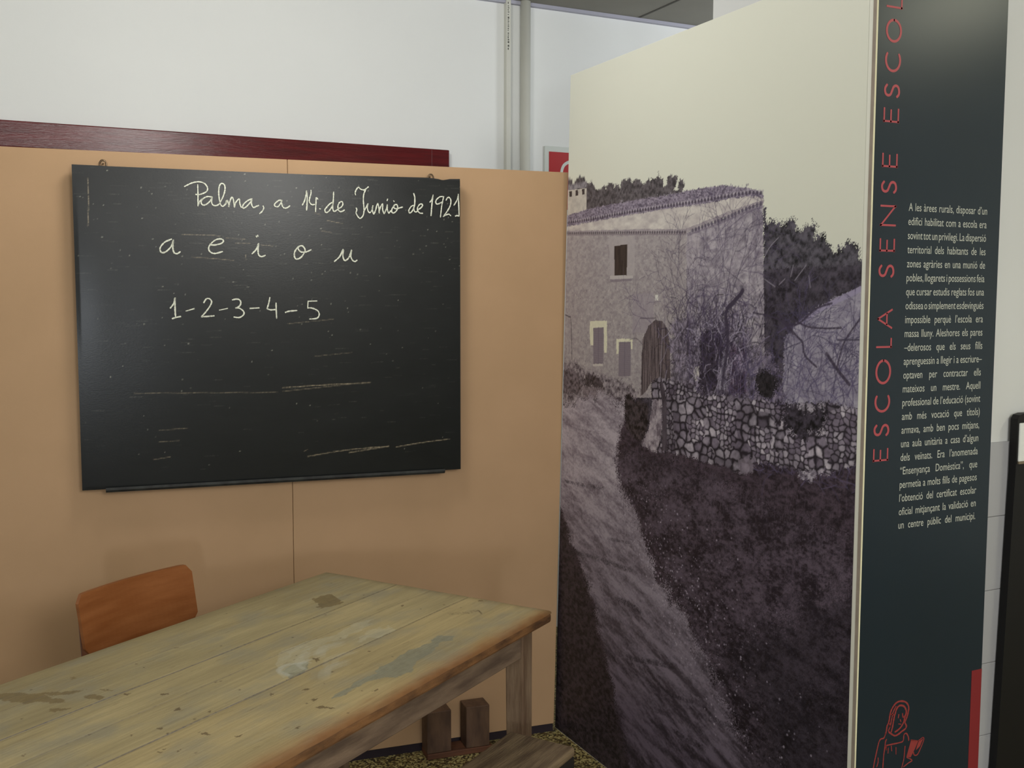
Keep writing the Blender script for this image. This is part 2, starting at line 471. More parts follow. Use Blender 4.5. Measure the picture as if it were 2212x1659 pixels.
CHALK = {'date': [[(-12430,19103),(-12217,19215),(-12014,19261),(-11849,19220),(-11759,19100),(-11780,18985),(-11892,18914),(-12022,18871),(-12105,18878)],
 [(-12043,19174),(-12041,18880),(-12049,18528)],[(-12038,18567),(-12000,18653),(-11933,18732),(-11896,18752)],
 [(-11616,18809),(-11765,18823),(-11896,18752),(-11953,18655),(-11918,18570),(-11826,18573),(-11693,18682),(-11616,18809),(-11646,18703),(-11621,18589),(-11538,18554),(-11434,18595),(-11386,18673)],
 [(-11386,18664),(-11288,18868),(-11238,19061),(-11254,19195),(-11337,19239),(-11404,19151),(-11427,18959),(-11412,18749),(-11378,18597),(-11314,18541),(-11228,18621),(-11179,18728)],
 [(-11227,18640),(-11179,18728),(-11143,18624),(-11136,18528),(-11115,18644),(-11055,18809),(-11008,18801),(-10982,18667),(-10966,18523),(-10935,18649),(-10858,18758),(-10810,18769),(-10803,18654),(-10767,18539),(-10730,18531)],
 [(-10430,18801),(-10545,18749),(-10661,18658),(-10720,18560),(-10692,18503),(-10606,18554),(-10489,18683),(-10440,18772),(-10451,18684),(-10434,18588),(-10387,18535),(-10300,18573),(-10232,18604)],
 [(-10098,18589),(-10080,18521),(-10130,18423),(-10208,18352)],[(-9525,18782),(-9603,18780),(-9701,18708),(-9751,18629),(-9703,18582),(-9625,18594),(-9545,18713),(-9515,18783),(-9526,18695),(-9489,18578),(-9412,18542),(-9314,18584),(-9274,18624)],
 [(-8880,18656),(-8799,18823),(-8742,19100)],[(-8742,19107),(-8726,18851),(-8751,18503)],[(-8603,19131),(-8605,19026),(-8660,18827),(-8642,18736),(-8577,18679),(-8497,18688)],
 [(-8389,18856),(-8441,18900),(-8450,18755),(-8467,18465)],[(-8340,18558),(-8311,18553)],[(-7923,18772),(-8018,18716),(-8140,18580),(-8174,18513),(-8128,18442),(-8034,18504),(-7939,18639),(-7904,18760)],
 [(-7886,19098),(-7895,18892),(-7919,18614),(-7900,18508),(-7860,18489),(-7765,18552)],[(-7758,18579),(-7657,18622),(-7595,18716),(-7614,18802),(-7695,18780),(-7750,18672),(-7745,18553),(-7685,18488),(-7604,18504),(-7543,18545)],
 [(-7178,19030),(-7191,19102),(-7149,19210),(-7081,19279),(-7013,19222),(-6890,19206),(-6759,19305)],[(-6849,19221),(-6912,19059),(-6928,18858),(-6910,18618),(-6926,18430),(-6981,18328),(-7050,18292),(-7118,18357),(-7171,18463),(-7143,18557),(-7162,18617)],
 [(-6897,18551),(-6834,18660),(-6778,18769),(-6800,18648),(-6774,18528),(-6719,18483),(-6650,18559),(-6614,18721),(-6636,18599),(-6610,18479),(-6582,18446),(-6526,18576)],
 [(-6526,18576),(-6462,18779),(-6422,18659),(-6410,18471),(-6395,18606),(-6317,18757),(-6289,18758),(-6298,18609),(-6264,18489),(-6236,18476),(-6180,18613)],
 [(-6238,18476),(-6175,18600),(-6136,18759),(-6143,18625),(-6119,18528),(-6088,18487),(-6025,18568)],[(-6147,18886),(-6129,18935)],
 [(-5932,18889),(-5914,18865)],[(-5885,18754),(-5961,18667),(-6000,18568),(-5975,18502),(-5912,18504),(-5836,18573),(-5798,18672),(-5816,18756),(-5873,18767),(-5923,18729),(-5924,18668),(-5861,18633),(-5760,18655),(-5634,18695)],
 [(-5266,18762),(-5342,18722),(-5419,18610),(-5426,18543),(-5382,18513),(-5318,18564),(-5253,18688)],[(-5257,19147),(-5220,19008),(-5228,18775),(-5260,18664),(-5229,18567),(-5178,18550),(-5127,18582)],
 [(-5126,18631),(-5037,18671),(-4960,18759),(-4985,18813),(-5062,18792),(-5133,18680),(-5114,18582),(-5050,18517),(-4955,18513)],
 [(-4709,18884),(-4651,18953),(-4598,19115)],[(-4598,19121),(-4638,18830),(-4672,18441)],[(-4276,19083),(-4379,19061),(-4483,18971),(-4509,18884),(-4471,18830),(-4380,18851),(-4276,18916)],
 [(-4237,19084),(-4303,18779),(-4350,18401)],[(-4153,18963),(-4107,19045),(-4042,19054),(-3990,18975),(-4004,18813),(-4095,18637),(-4239,18435)],
 [(-4252,18428),(-4161,18480),(-4057,18514)],[(-4057,18514),(-3992,18460)],[(-3880,18811),(-3768,18995),(-3728,19157)],
 [(-3731,19176),(-3718,18860),(-3704,18475)],[(-3835,18452),(-3769,18470),(-3704,18456)]],'vowels': [[(-12845,17505),(-13047,17406),(-13178,17233),(-13145,17101),(-13018,17122),(-12850,17296),(-12791,17487),(-12814,17277),(-12782,17107),(-12691,17070),(-12599,17129)],
 [(-11712,17360),(-11573,17353),(-11384,17405),(-11317,17483),(-11381,17540),(-11532,17518),(-11684,17399),(-11761,17263),(-11717,17139),(-11578,17093),(-11352,17155)],
 [(-10461,17101),(-10324,17250),(-10254,17427),(-10276,17231),(-10260,17075),(-10174,17018),(-10058,17058)],
 [(-10314,17624),(-10278,17679)],[(-10325,17649),(-10267,17650)],[(-9029,17351),(-9139,17191),(-9152,17033),(-9084,16955),(-8945,17016),(-8834,17176),(-8822,17276),(-8900,17373),(-9009,17351),(-9030,17272),(-8942,17184),(-8784,17187),(-8624,17259)],
 [(-7888,16897),(-7714,17059),(-7599,17282),(-7612,17081),(-7573,16951),(-7512,16942),(-7409,17044),(-7325,17277),(-7357,17085),(-7308,16955),(-7227,16905),(-7154,16947)]],
 'numbers': [[(-12929,15413),(-12833,15542),(-12782,15724)],[(-12782,15724),(-12791,15360),(-12778,15116)],
 [(-12879,15092),(-12773,15128),(-12633,15157)],[(-12470,15322),(-12230,15395)],[(-11943,15578),(-11870,15689),(-11775,15701),(-11710,15615),(-11756,15480),(-11878,15308),(-12011,15157)],
 [(-12019,15149),(-11834,15156),(-11644,15172)],[(-11478,15349),(-11238,15400)],[(-11084,15665),(-10963,15690),(-10867,15665),(-10832,15578),(-10870,15479),(-10992,15410)],
 [(-10992,15410),(-10872,15405),(-10753,15305),(-10755,15206),(-10877,15119),(-11046,15132)],[(-10557,15399),(-10276,15416)],
 [(-9939,15741),(-9979,15553),(-10031,15391)],[(-10031,15391),(-9921,15353),(-9760,15365)],[(-9749,15566),(-9748,15352),(-9740,15088)],
 [(-9464,15271),(-9351,15308),(-9101,15331)],[(-8466,15634),(-8744,15624)],[(-8744,15624),(-8760,15413)],
 [(-8760,15413),(-8621,15405),(-8445,15324),(-8396,15196),(-8473,15082),(-8702,15058)]]}
SCRATCH = [[(-15162,19254),(-15159,18510),(-15192,17843)],[(-8818,10626),(-7530,10773),(-6147,10831)],
 [(-7469,10682),(-6147,10831)],[(-5891,10794),(-4986,10904),(-4032,10976)],[(-9590,12875),(-8263,12928),(-6746,12963)],
 [(-9592,12756),(-7358,12934)],[(-14034,12829),(-9738,12731)],[(-13350,11657),(-12518,11699)],[(-13358,11307),(-12750,11320)],
 [(-13537,10760),(-13039,10823)],[(-8937,10798),(-8815,10853)],[(-12528,17659),(-12105,17649),(-11678,17659),(-11417,17626)],
 [(-11230,17572),(-10663,17555)],[(-10950,17423),(-10494,17418)],[(-10206,17388),(-9995,17373),(-9801,17347)],
 [(-12286,16977),(-11619,16938),(-11018,16889)],[(-8118,18204),(-7878,18157),(-7609,18117)],[(-8283,17862),(-7949,17816)],
 [(-8488,18425),(-8302,18377)],[(-10653,17069),(-10637,16913)],[(-8548,13862),(-7347,13961)],[(-9412,14908),(-7937,15047)]]
TITLE = [('E',11979,12283,222,697),('S',12551,12875,227,715),('C',13121,13540,231,732),('O',13775,14352,229,744),('L',14607,14841,245,744),('A',15042,15518,264,749),('S',16204,16540,276,759),('E',16803,17106,280,762),('N',17378,17867,266,761),('S',18106,18427,268,761),('E',18697,19016,271,764),('E',19696,20023,271,748),('S',20239,20575,262,752),('C',20811,21256,264,745),('O',21461,21984,249,750),('L',22207,22438,251,737),('A',22851,23319,246,731)]
DRAWING = [[(949,5385),(976,5473),(987,5564),(1043,5670),(1068,5805),(1094,5905),(1151,5999),(1254,6086),(1375,6112),(1530,6079),(1626,6010),(1677,5908),(1666,5804),(1639,5703),(1597,5617),(1569,5551),(1619,5460),(1591,5395),(1470,5347),(1380,5305),(1258,5281),(1133,5351),(1054,5412)],
 [(1131,5398),(1171,5530),(1195,5677),(1235,5822),(1290,5952),(1379,6006),(1504,5973),(1569,5903),(1604,5803),(1563,5693),(1522,5560),(1434,5459),(1345,5405),(1254,5375)],
 [(1038,5438),(1093,5568),(1132,5724),(1171,5880),(1257,6004)],[(1061,5620),(1095,5521)],[(1096,5846),(1205,5804)],
 [(1358,5788),(1347,5708)],[(1481,5790),(1501,5693),(1546,5720)],[(1410,5650),(1436,5599)],[(1361,5554),(1439,5534)],
 [(949,5385),(893,5291),(803,5285),(745,5226),(705,5094),(660,4918),(628,4796),(590,4618)],[(986,5238),(957,5197),(934,5027),(911,4857),(894,4558)],
 [(977,5089),(1175,5086),(1390,5080),(1527,5101),(1552,5249),(1628,5270),(1694,5175),(1714,5077)],[(1596,4958),(1588,4783),(1565,4611),(1511,4434)],
 [(1671,4660),(1847,4555),(1725,4508),(1572,4444)],[(963,5056),(997,4980),(978,5077)],[(1302,4980),(1309,4814)],
 [(1146,5045),(1167,4924)],[(1056,5015),(1046,4889)],[(2185,5071),(2219,5005),(2104,4778),(2015,4664),(1920,4671),(1885,4749)],
 [(2030,5006),(2185,5071)],[(1792,5074),(2030,5006)],[(731,4834),(736,4728),(695,4620)]]
BOOK = [[(1792,5074),(2031,4994),(1943,4844),(1797,4636),(1655,4675)],[(2047,4991),(2194,5034),(2100,4862),(1962,4781),(2003,4904)]]
STAIN = {'brown': [[(-235,-606),(-205,-593),(-179,-587),(-197,-554),(-220,-507),(-265,-511),(-299,-522),(-266,-560)],
 [(-1077,-697),(-1060,-689),(-1047,-659),(-1034,-617),(-1033,-590),(-1031,-547),(-1052,-565),(-1063,-596),(-1087,-610),(-1088,-644),(-1095,-670)],
 [(-996,-539),(-976,-538),(-972,-512),(-991,-499),(-1002,-524)],[(-1083,-542),(-1069,-537),(-1056,-514),(-1072,-518)],
 [(-948,-658),(-939,-649),(-942,-633),(-951,-641)],[(-1036,-634),(-1004,-599),(-966,-562),(-1003,-577),(-1029,-596)],
 [(-958,-549),(-938,-521),(-944,-516),(-960,-539)]],'blue': [[(-559,-130),(-508,-127),(-441,-138),(-404,-130),(-368,-125),(-319,-139),(-299,-105),(-326,-91),(-358,-108),(-411,-87),(-497,-75),(-543,-54),(-595,-62),(-599,-85),(-643,-98),(-688,-98),(-728,-94),(-753,-101),(-729,-110),(-664,-117),(-599,-117)],
 [(-691,-289),(-641,-303),(-618,-280),(-661,-254),(-712,-246)]],'pale': [[(-646,-346),(-583,-379),(-518,-380),(-437,-358),(-348,-372),(-298,-351),(-391,-320),(-474,-323),(-538,-338),(-606,-311),(-624,-274),(-691,-258),(-721,-276)],
 [(-382,-306),(-320,-283),(-324,-248),(-411,-255),(-454,-270)]],'dark': [[(-163,-211),(-129,-176),(-101,-164),(-121,-140),(-106,-92),(-139,-137),(-143,-166)],
 [(-807,-104),(-790,-95),(-787,-63),(-800,-86)],[(-749,-187),(-734,-185),(-737,-175),(-749,-180)],[(-595,-292),(-582,-280),(-609,-265)],
 [(-902,-68),(-887,-67),(-898,-61)],[(-682,-60),(-658,-56),(-677,-50)],[(-493,-217),(-486,-209),(-496,-209)],
 [(-778,-136),(-764,-127),(-782,-122)],[(-32,-212),(-17,-200),(-32,-195)],[(-169,-361),(-159,-356),(-174,-351)],
 [(-1120,-375),(-1107,-375),(-1116,-369)],[(-1080,-307),(-1070,-309),(-1079,-301)],[(-956,-332),(-942,-328),(-946,-321),(-956,-323)],
 [(-1032,-292),(-1023,-285),(-1031,-278)],[(-1005,-202),(-997,-198),(-1000,-182),(-1006,-189)],[(-982,-140),(-969,-133),(-982,-130)],
 [(-1090,-213),(-1080,-207),(-1089,-207)],[(-1101,-212),(-1097,-200),(-1103,-201)],[(-1083,-182),(-1071,-182),(-1083,-176)],
 [(-912,-417),(-899,-408),(-905,-400),(-915,-409)],[(-927,-270),(-918,-265),(-928,-260)],[(-795,-232),(-792,-218),(-800,-220)],
 [(-948,-484),(-938,-474),(-952,-468)],[(-1232,-404),(-1227,-401),(-1233,-395)],[(-699,-614),(-692,-605),(-700,-605)]]}


# ------------------------------------------------------------------ materials of the room
M_WALL = mat('white_wall_paint', (241, 243, 241), 0.75, 0.25, c2=(238, 240, 238), scale=1.5, bump=0.03, bscale=90)
M_CEIL = mat('grey_ceiling_board', (150, 148, 140), 0.85, 0.2, c2=(142, 140, 132), scale=2)
M_CEIL_GAP = mat('ceiling_joint', (96, 94, 90), 0.9, 0.1)
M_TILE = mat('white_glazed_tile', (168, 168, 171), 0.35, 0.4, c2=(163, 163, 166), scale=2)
M_MAROON = mat('maroon_varnished_wood', (98, 20, 22), 0.2, 0.35, c2=(80, 16, 18), scale=5, stretch=(1, 1, 14), bump=0.12, bscale=22)
M_MDF = mat('fibreboard', (184, 150, 115), 0.62, 0.3, c2=(178, 145, 110), scale=3.5, bump=0.02, bscale=300)
M_DARKBASE = mat('dark_plinth', (46, 38, 44), 0.7, 0.2)
M_PIPE = mat('cream_painted_pipe', (216, 216, 206), 0.45, 0.4, c2=(208, 208, 198), scale=4)
M_WHITE = mat('white_plastic', (214, 220, 214), 0.4, 0.4)
M_RED = mat('red_sign', (178, 10, 18), 0.4, 0.4)
M_CHALK = mat('chalk', (150, 150, 138), 0.95, 0.05, c2=(226, 228, 212), scale=240, lo=.30, hi=.46)
M_STEEL = mat('tarnished_steel', (120, 100, 78), 0.4, 0.5, metal=0.7, c2=(70, 52, 40), scale=60)


def terrazzo():
    m = mat('terrazzo', (130, 118, 72), 0.5, 0.35)
    nt = m.node_tree
    tc = nt.nodes.new('ShaderNodeTexCoord')
    v = nt.nodes.new('ShaderNodeTexVoronoi')
    v.inputs['Scale'].default_value = 150
    nt.links.new(tc.outputs['Object'], v.inputs['Vector'])
    r = nt.nodes.new('ShaderNodeValToRGB')
    r.color_ramp.interpolation = 'CONSTANT'
    e = r.color_ramp.elements
    e[0].position, e[0].color = 0.0, rgba((58, 50, 34))
    e[1].position, e[1].color = 0.30, rgba((150, 138, 88))
    for p, c in ((0.5, (112, 98, 58)), (0.68, (176, 164, 112)), (0.86, (92, 72, 44))):
        k = e.new(p)
        k.color = rgba(c)
    sp = nt.nodes.new('ShaderNodeSeparateColor')
    nt.links.new(v.outputs['Color'], sp.inputs[0])
    nt.links.new(sp.outputs[0], r.inputs[0])
    nt.links.new(r.outputs[0], nt.nodes['Principled BSDF'].inputs['Base Color'])
    return m


M_FLOOR = terrazzo()

# ------------------------------------------------------------------ room shell
WX0, WX1, WY0, WY1 = -2.4, 5.2, -3.6, 4.3
bm = bmesh.new(); box(bm, WX0 - .1, WX1 + .1, WY0 - .1, WY1 + .1, -0.1, 0.0)
struct(obj('floor', bm, M_FLOOR))
bm = bmesh.new(); box(bm, WX0 - .1, WX1 + .1, WY1, WY1 + .12, 0, CEIL + .1)
struct(obj('wall_back', bm, M_WALL))
bm = bmesh.new(); box(bm, WX0 - .12, WX0, WY0, WY1, 0, CEIL + .1)
struct(obj('wall_left', bm, M_WALL))
bm = bmesh.new(); box(bm, WX1, WX1 + .12, WY0, WY1, 0, CEIL + .1)
struct(obj('wall_right', bm, M_WALL))
# rear wall with its window opening
bm = bmesh.new()
wx0, wx1, wz0, wz1 = -1.15, -.75, 1.0, 1.65
box(bm, WX0, wx0, WY0 - .12, WY0, 0, CEIL + .1); box(bm, wx1, WX1, WY0 - .12, WY0, 0, CEIL + .1)
box(bm, wx0, wx1, WY0 - .12, WY0, 0, wz0); box(bm, wx0, wx1, WY0 - .12, WY0, wz1, CEIL + .1)
struct(obj('wall_front', bm, M_WALL))
bm = bmesh.new()
for x in (wx0, (wx0 + wx1) / 2 - .02, wx1 - .04):
    box(bm, x, x + .04, WY0 - .09, WY0 - .04, wz0, wz1)
for z in (wz0, wz1 - .04):
    box(bm, wx0, wx1, WY0 - .088, WY0 - .042, z, z + .04)
struct(obj('window_1', bm, M_WHITE))
# ceiling boards with joints
bm = bmesh.new(); box(bm, WX0 - .1, WX1 + .1, WY0 - .1, WY1 + .1, CEIL, CEIL + .1)
ceil = struct(obj('ceiling', bm, M_CEIL))
bm = bmesh.new()
for k in range(-4, 3):
    x = 2.729 + 1.2 * k
    if WX0 < x < WX1:
        box(bm, x - .006, x + .006, WY0, WY1 - .03, CEIL - .002, CEIL + .004)
for y in (3.1, 1.9, 0.7, -0.5, -1.7, -2.9):
    box(bm, WX0, WX1, y - .006, y + .006, CEIL - .0022, CEIL + .0042)
obj('joint', bm, M_CEIL_GAP, ceil)
bm = bmesh.new(); box(bm, WX0, WX1, WY1 - .022, WY1, CEIL - .015, CEIL)
struct(obj('trim_1', bm, mat('pale_edge_trim', (176, 176, 190), .5, .3)))
# white partition stub behind the display boards, tiled to shoulder height
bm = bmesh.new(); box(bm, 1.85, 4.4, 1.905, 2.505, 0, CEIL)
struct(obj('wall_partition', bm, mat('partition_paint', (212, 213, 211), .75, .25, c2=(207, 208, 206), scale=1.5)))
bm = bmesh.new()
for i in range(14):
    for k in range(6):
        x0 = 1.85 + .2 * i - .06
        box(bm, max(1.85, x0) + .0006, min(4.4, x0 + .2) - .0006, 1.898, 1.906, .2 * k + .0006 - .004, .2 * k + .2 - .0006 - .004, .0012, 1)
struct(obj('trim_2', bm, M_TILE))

# maroon double door on the back wall, behind the boards
d = bpy.data.objects.new('door_1', None); COL.objects.link(d); d.location = (0.55, 4.3, 0); struct(d)
bm = bmesh.new()
box(bm, -1.2, 1.203, -.045, 0, 2.117, 2.215, .004); box(bm, 1.117, 1.2025, -.0455, 0, 0, 2.2145, .004); box(bm, -1.2, -1.117, -.0455, 0, 0, 2.2145, .004)
box(bm, -1.117, 1.117, -.052, 0, 2.105, 2.122, .003)
obj('frame', bm, M_MAROON, d)
for s in (-1, 1):
    bm = bmesh.new()
    box(bm, min(0, s * 1.115) + .002, max(0, s * 1.115) - .002, -.03, -.002, .005, 2.104, .002)
    for z0, z1 in ((.2, .9), (1.05, 1.95)):
        box(bm, s * .558 - .38, s * .558 + .38, -.038, -.029, z0, z1, .006)
    lf = obj('leaf', bm, M_MAROON, d)
    bm = bmesh.new(); tube(bm, [(s * .06, -.03, 1.05), (s * .06, -.075, 1.05), (s * .16, -.075, 1.05)], .009)
    obj('handle', bm, M_STEEL, lf)

# pipes on the back wall
bm = bmesh.new(); tube(bm, [(0, 0, 0), (0, 0, CEIL)], .0235, 20)
tag(link_o := obj('wall_pipe', bm, M_PIPE, None, True), 'thick cream vertical pipe on the white back wall, right of the thin conduit', 'pipe')
link_o.location = (2.130, 4.3 - .026, 0)
t = thing('cable_conduit', 'thin cream vertical conduit on the white back wall, left of the thick pipe', 'conduit', (2.0465, 4.3 - .015, 0))
bm = bmesh.new(); box(bm, -.012, .012, -.013, .0148, 0, CEIL, .004, 3)
obj('casing', bm, M_PIPE, t, False)
bm = bmesh.new()
rng = random.Random(5)
z = 2.675
while z < CEIL - .01:
    h = rng.choice((.004, .006, .009))
    box(bm, -.0052, -.0052 + rng.uniform(.004, .007), -.0134, -.0126, z, z + h)
    z += h + rng.choice((.003, .004, .007))
obj('printed_marking', bm, mat('dark_print', (96, 96, 90), .7, .2), t)

# red fire sign
t = thing('fire_sign', 'red fire equipment sign with white border on the back wall, half hidden', 'sign', (2.394, 4.299, 2.115))
bm = bmesh.new(); box(bm, -.155, .155, -.006, 0, -.155, .155, .003)
obj('plate', bm, M_WHITE, t)
bm = bmesh.new(); box(bm, -.132, .132, -.0072, -.0058, -.132, .130)
obj('red_field', bm, M_RED, t)
bm = bmesh.new()
f3 = lambda p: (p[0], -.0078, p[1])
ribbon(bm, [(.02, .092), (-.02, .09), (-.055, .07), (-.067, .03), (-.06, -.03), (-.05, -.07)], .014, f3)
flat_poly(bm, [(-.03, -.115), (.075, -.115), (.075, .03), (.06, .055), (.035, .06), (.035, .1), (.01, .1), (.01, .06), (-.015, .055), (-.03, .03)], f3)
obj('pictogram', bm, M_WHITE, t)

# ------------------------------------------------------------------ fibreboard partition
A_MDF = math.radians(-5.9)
MDF0 = (1.7365, 3.238, 0)


def screen(name, label, s0, s1, ztop, lean=0.0):
    t = thing(name, label, 'panel', MDF0, A_MDF, 'fibreboard panels behind the table')
    bm = bmesh.new(); vs = box(bm, s0, s1, 0, .019, .03, ztop, .0012, 1)
    for v in vs:
        if v.co.x > s1 - .01:
            v.co.x += lean * v.co.z / ztop
    obj('sheet', bm, M_MDF, t)
    bm = bmesh.new(); box(bm, s0 + .002, s1 - .002, .004, .06, 0, .031)
    obj('plinth', bm, M_DARKBASE, t)
    return t


left_screen = screen('partition_panel', 'tan fibreboard panel reaching the left edge, behind the wooden chair', -1.815, -.9262, 2.012)
right_screen = screen('partition_panel', 'tan fibreboard panel right of the vertical seam, beside the village photograph', -.9250, 0.0, 2.012, .044)

# ------------------------------------------------------------------ blackboard
t = thing('blackboard', 'old black chalkboard with white cursive chalk writing, hung on the tan panels', 'blackboard', MDF0, A_MDF)
BF = -.045                                     # front face of the board, in front of the panels
bx0, bx1, bz0, bz1 = -1.5585, -.3655, .9925, 1.9625
xs = np.linspace(bx0 * 1000, bx1 * 1000, 470)
ys = np.linspace(bz0 * 1000, bz1 * 1000, 380)
P = Paint(xs, ys, (22, 24, 24))
f = fbm(P.X / 160, P.Y / 70, 11, 4)
g = fbm(P.X / 45, P.Y / 7, 31, 3)
P.c *= (0.72 + .55 * f + .16 * (g - .5))[..., None]
up = np.clip((P.Y - 1350) / 450, 0, 1) * (.35 + .65 * fbm(P.X / 90, P.Y / 60, 71, 3))     # old chalk dust where writing was wiped
P.c += (up * .010 + .0)[..., None]
rng = random.Random(2)
for i in range(330):                           # fine wiped chalk streaks
    x = rng.uniform(bx0, bx1) * 1000
    y = bz0 * 1000 + (bz1 - bz0) * 1000 * (rng.random() ** .55)
    l = rng.uniform(6, 46)
    P.stroke([(x, y), (x + l, y + rng.uniform(-.05, .05) * l)], 1.2, (128, 128, 118), rng.uniform(.08, .4), False, grain=.5, seed=i)
for i in range(200):
    x = rng.uniform(bx0, bx1) * 1000
    y = bz0 * 1000 + (bz1 - bz0) * 1000 * (rng.random() ** .5)
    P.dot(x, y, rng.uniform(.5, 1.8), (170, 170, 155), rng.uniform(.2, .8))
for i, p in enumerate(SCRATCH):
    P.stroke([(a / 10, b / 10) for a, b in p], 2.2 if i in (1, 2, 3, 4) else 1.6, (196, 180, 150), .75 if i in (0, 1, 2, 3, 4) else .45, grain=.45, seed=i)
P.dot(-1532, 1429, 4.0, (8, 8, 8))


def board3(X, Y):
    u = (X / 1000 - bx0) / (bx1 - bx0)
    v = (Y / 1000 - bz0) / (bz1 - bz0)
    wob = .0003 * np.sin(v * 9.0 + 1.0) * np.exp(-u * 5)
    # one side bulges where the old boards have warped
    bul = .0012 * np.exp(-((u - .035) / .06) ** 2 - ((v - .6) / .25) ** 2)
    edge = np.minimum(np.minimum(u, 1 - u) / .01, np.minimum(v, 1 - v) / .01).clip(0, 1)
    return X / 1000, BF - (wob + bul) * edge, Y / 1000


M_BOARD = attr_mat('slate_black_paint', .24, .20, bump=.018, bscale=150, stretch=(1, 1, 2.2))
link('writing_surface', P.mesh('writing_surface', board3), M_BOARD, t, True)
bm = bmesh.new()
prism(bm, [(bx0, bz0), (bx1, bz0), (bx1, bz1 + .006), (bx1 - .035, bz1 + .0045), (bx1 - .06, bz1 - .0005), (bx1 - .075, bz1 + .003), (bx1 - .11, bz1 + .006),
           (bx0 + .5, bz1 - .003), (bx0 + .13, bz1 - .003), (bx0 + .105, bz1 - .002), (bx0 + .09, bz1 + .0005), (bx0, bz1 + .001)], BF + .0006, -.022)
obj('backing', bm, mat('black_board_edge', (24, 24, 25), .5, .35), t)
M_BAT = mat('batten_wood', (92, 70, 48), .7, .2)
for z in (bz0 + .12, bz1 - .17):
    bm = bmesh.new(); box(bm, bx0 + .15, bx1 - .18, -.022, -.0005, z, z + .05)
    obj('batten', bm, M_BAT, t)
rng = random.Random(9)
lift = lambda p: (p[0] / 10000, BF - .0045, p[1] / 10000)
for k in ('date', 'vowels', 'numbers'):
    bm = bmesh.new()
    for p in CHALK[k]:
        ribbon(bm, p, 44 if k != 'date' else 40, lift, rng)
    o = obj('chalk_writing', bm, M_CHALK, t)
    o['label'] = {'date': 'white chalk line reading Palma, a 14 de Junio de 1921', 'vowels': 'white chalk vowels a e i o u',
                  'numbers': 'white chalk numbers 1-2-3-4-5'}[k]
bm = bmesh.new()
prism(bm, [(BF - .012, .9905), (BF - .012, .9985), (BF - .002, .9945), (-.02, .9945), (-.02, .9835), (BF - .008, .9835)], -1.492, -.424, 'x')
obj('chalk_ledge', bm, mat('worn_black_ledge', (50, 52, 50), .55, .4, c2=(28, 28, 28), scale=30), t)
for x in (-1.473, -.461):
    bm = bmesh.new()
    pts = [(x - .009, -.03, bz1 - .012), (x - .009, -.028, bz1 + .006)] + [(x + .009 * math.cos(PI - PI * k / 8), -.026, bz1 + .008 + .011 * math.sin(PI * k / 8)) for k in range(9)] + \
          [(x + .009, -.028, bz1 + .006), (x + .009, -.03, bz1 - .012)]
    tube(bm, pts, .0028, 8)
    hg = obj('hanging_ring', bm, M_STEEL, t, True)
    hg['label'] = 'rusty metal hanging ring'
    bm = bmesh.new(); tube(bm, [(x, -.027, bz1 + .012), (x, .0, bz1 + .012)], .0026, 8)
    obj('screw', bm, M_STEEL, hg)

# ------------------------------------------------------------------ village photograph board
PX, PY0 = 1.756, 3.264
t = thing('display_board', 'tall display board with a black and white photograph of a stone farmhouse', 'display board', (PX, PY0, 0))
bm = bmesh.new(); prism(bm, [(-1.476, 0), (0, 0), (-.088, 2.332), (-1.476, 2.332)], .0006, .02, 'x')
obj('backing_board', bm, mat('white_foam_board', (226, 226, 214), .6, .3), t)


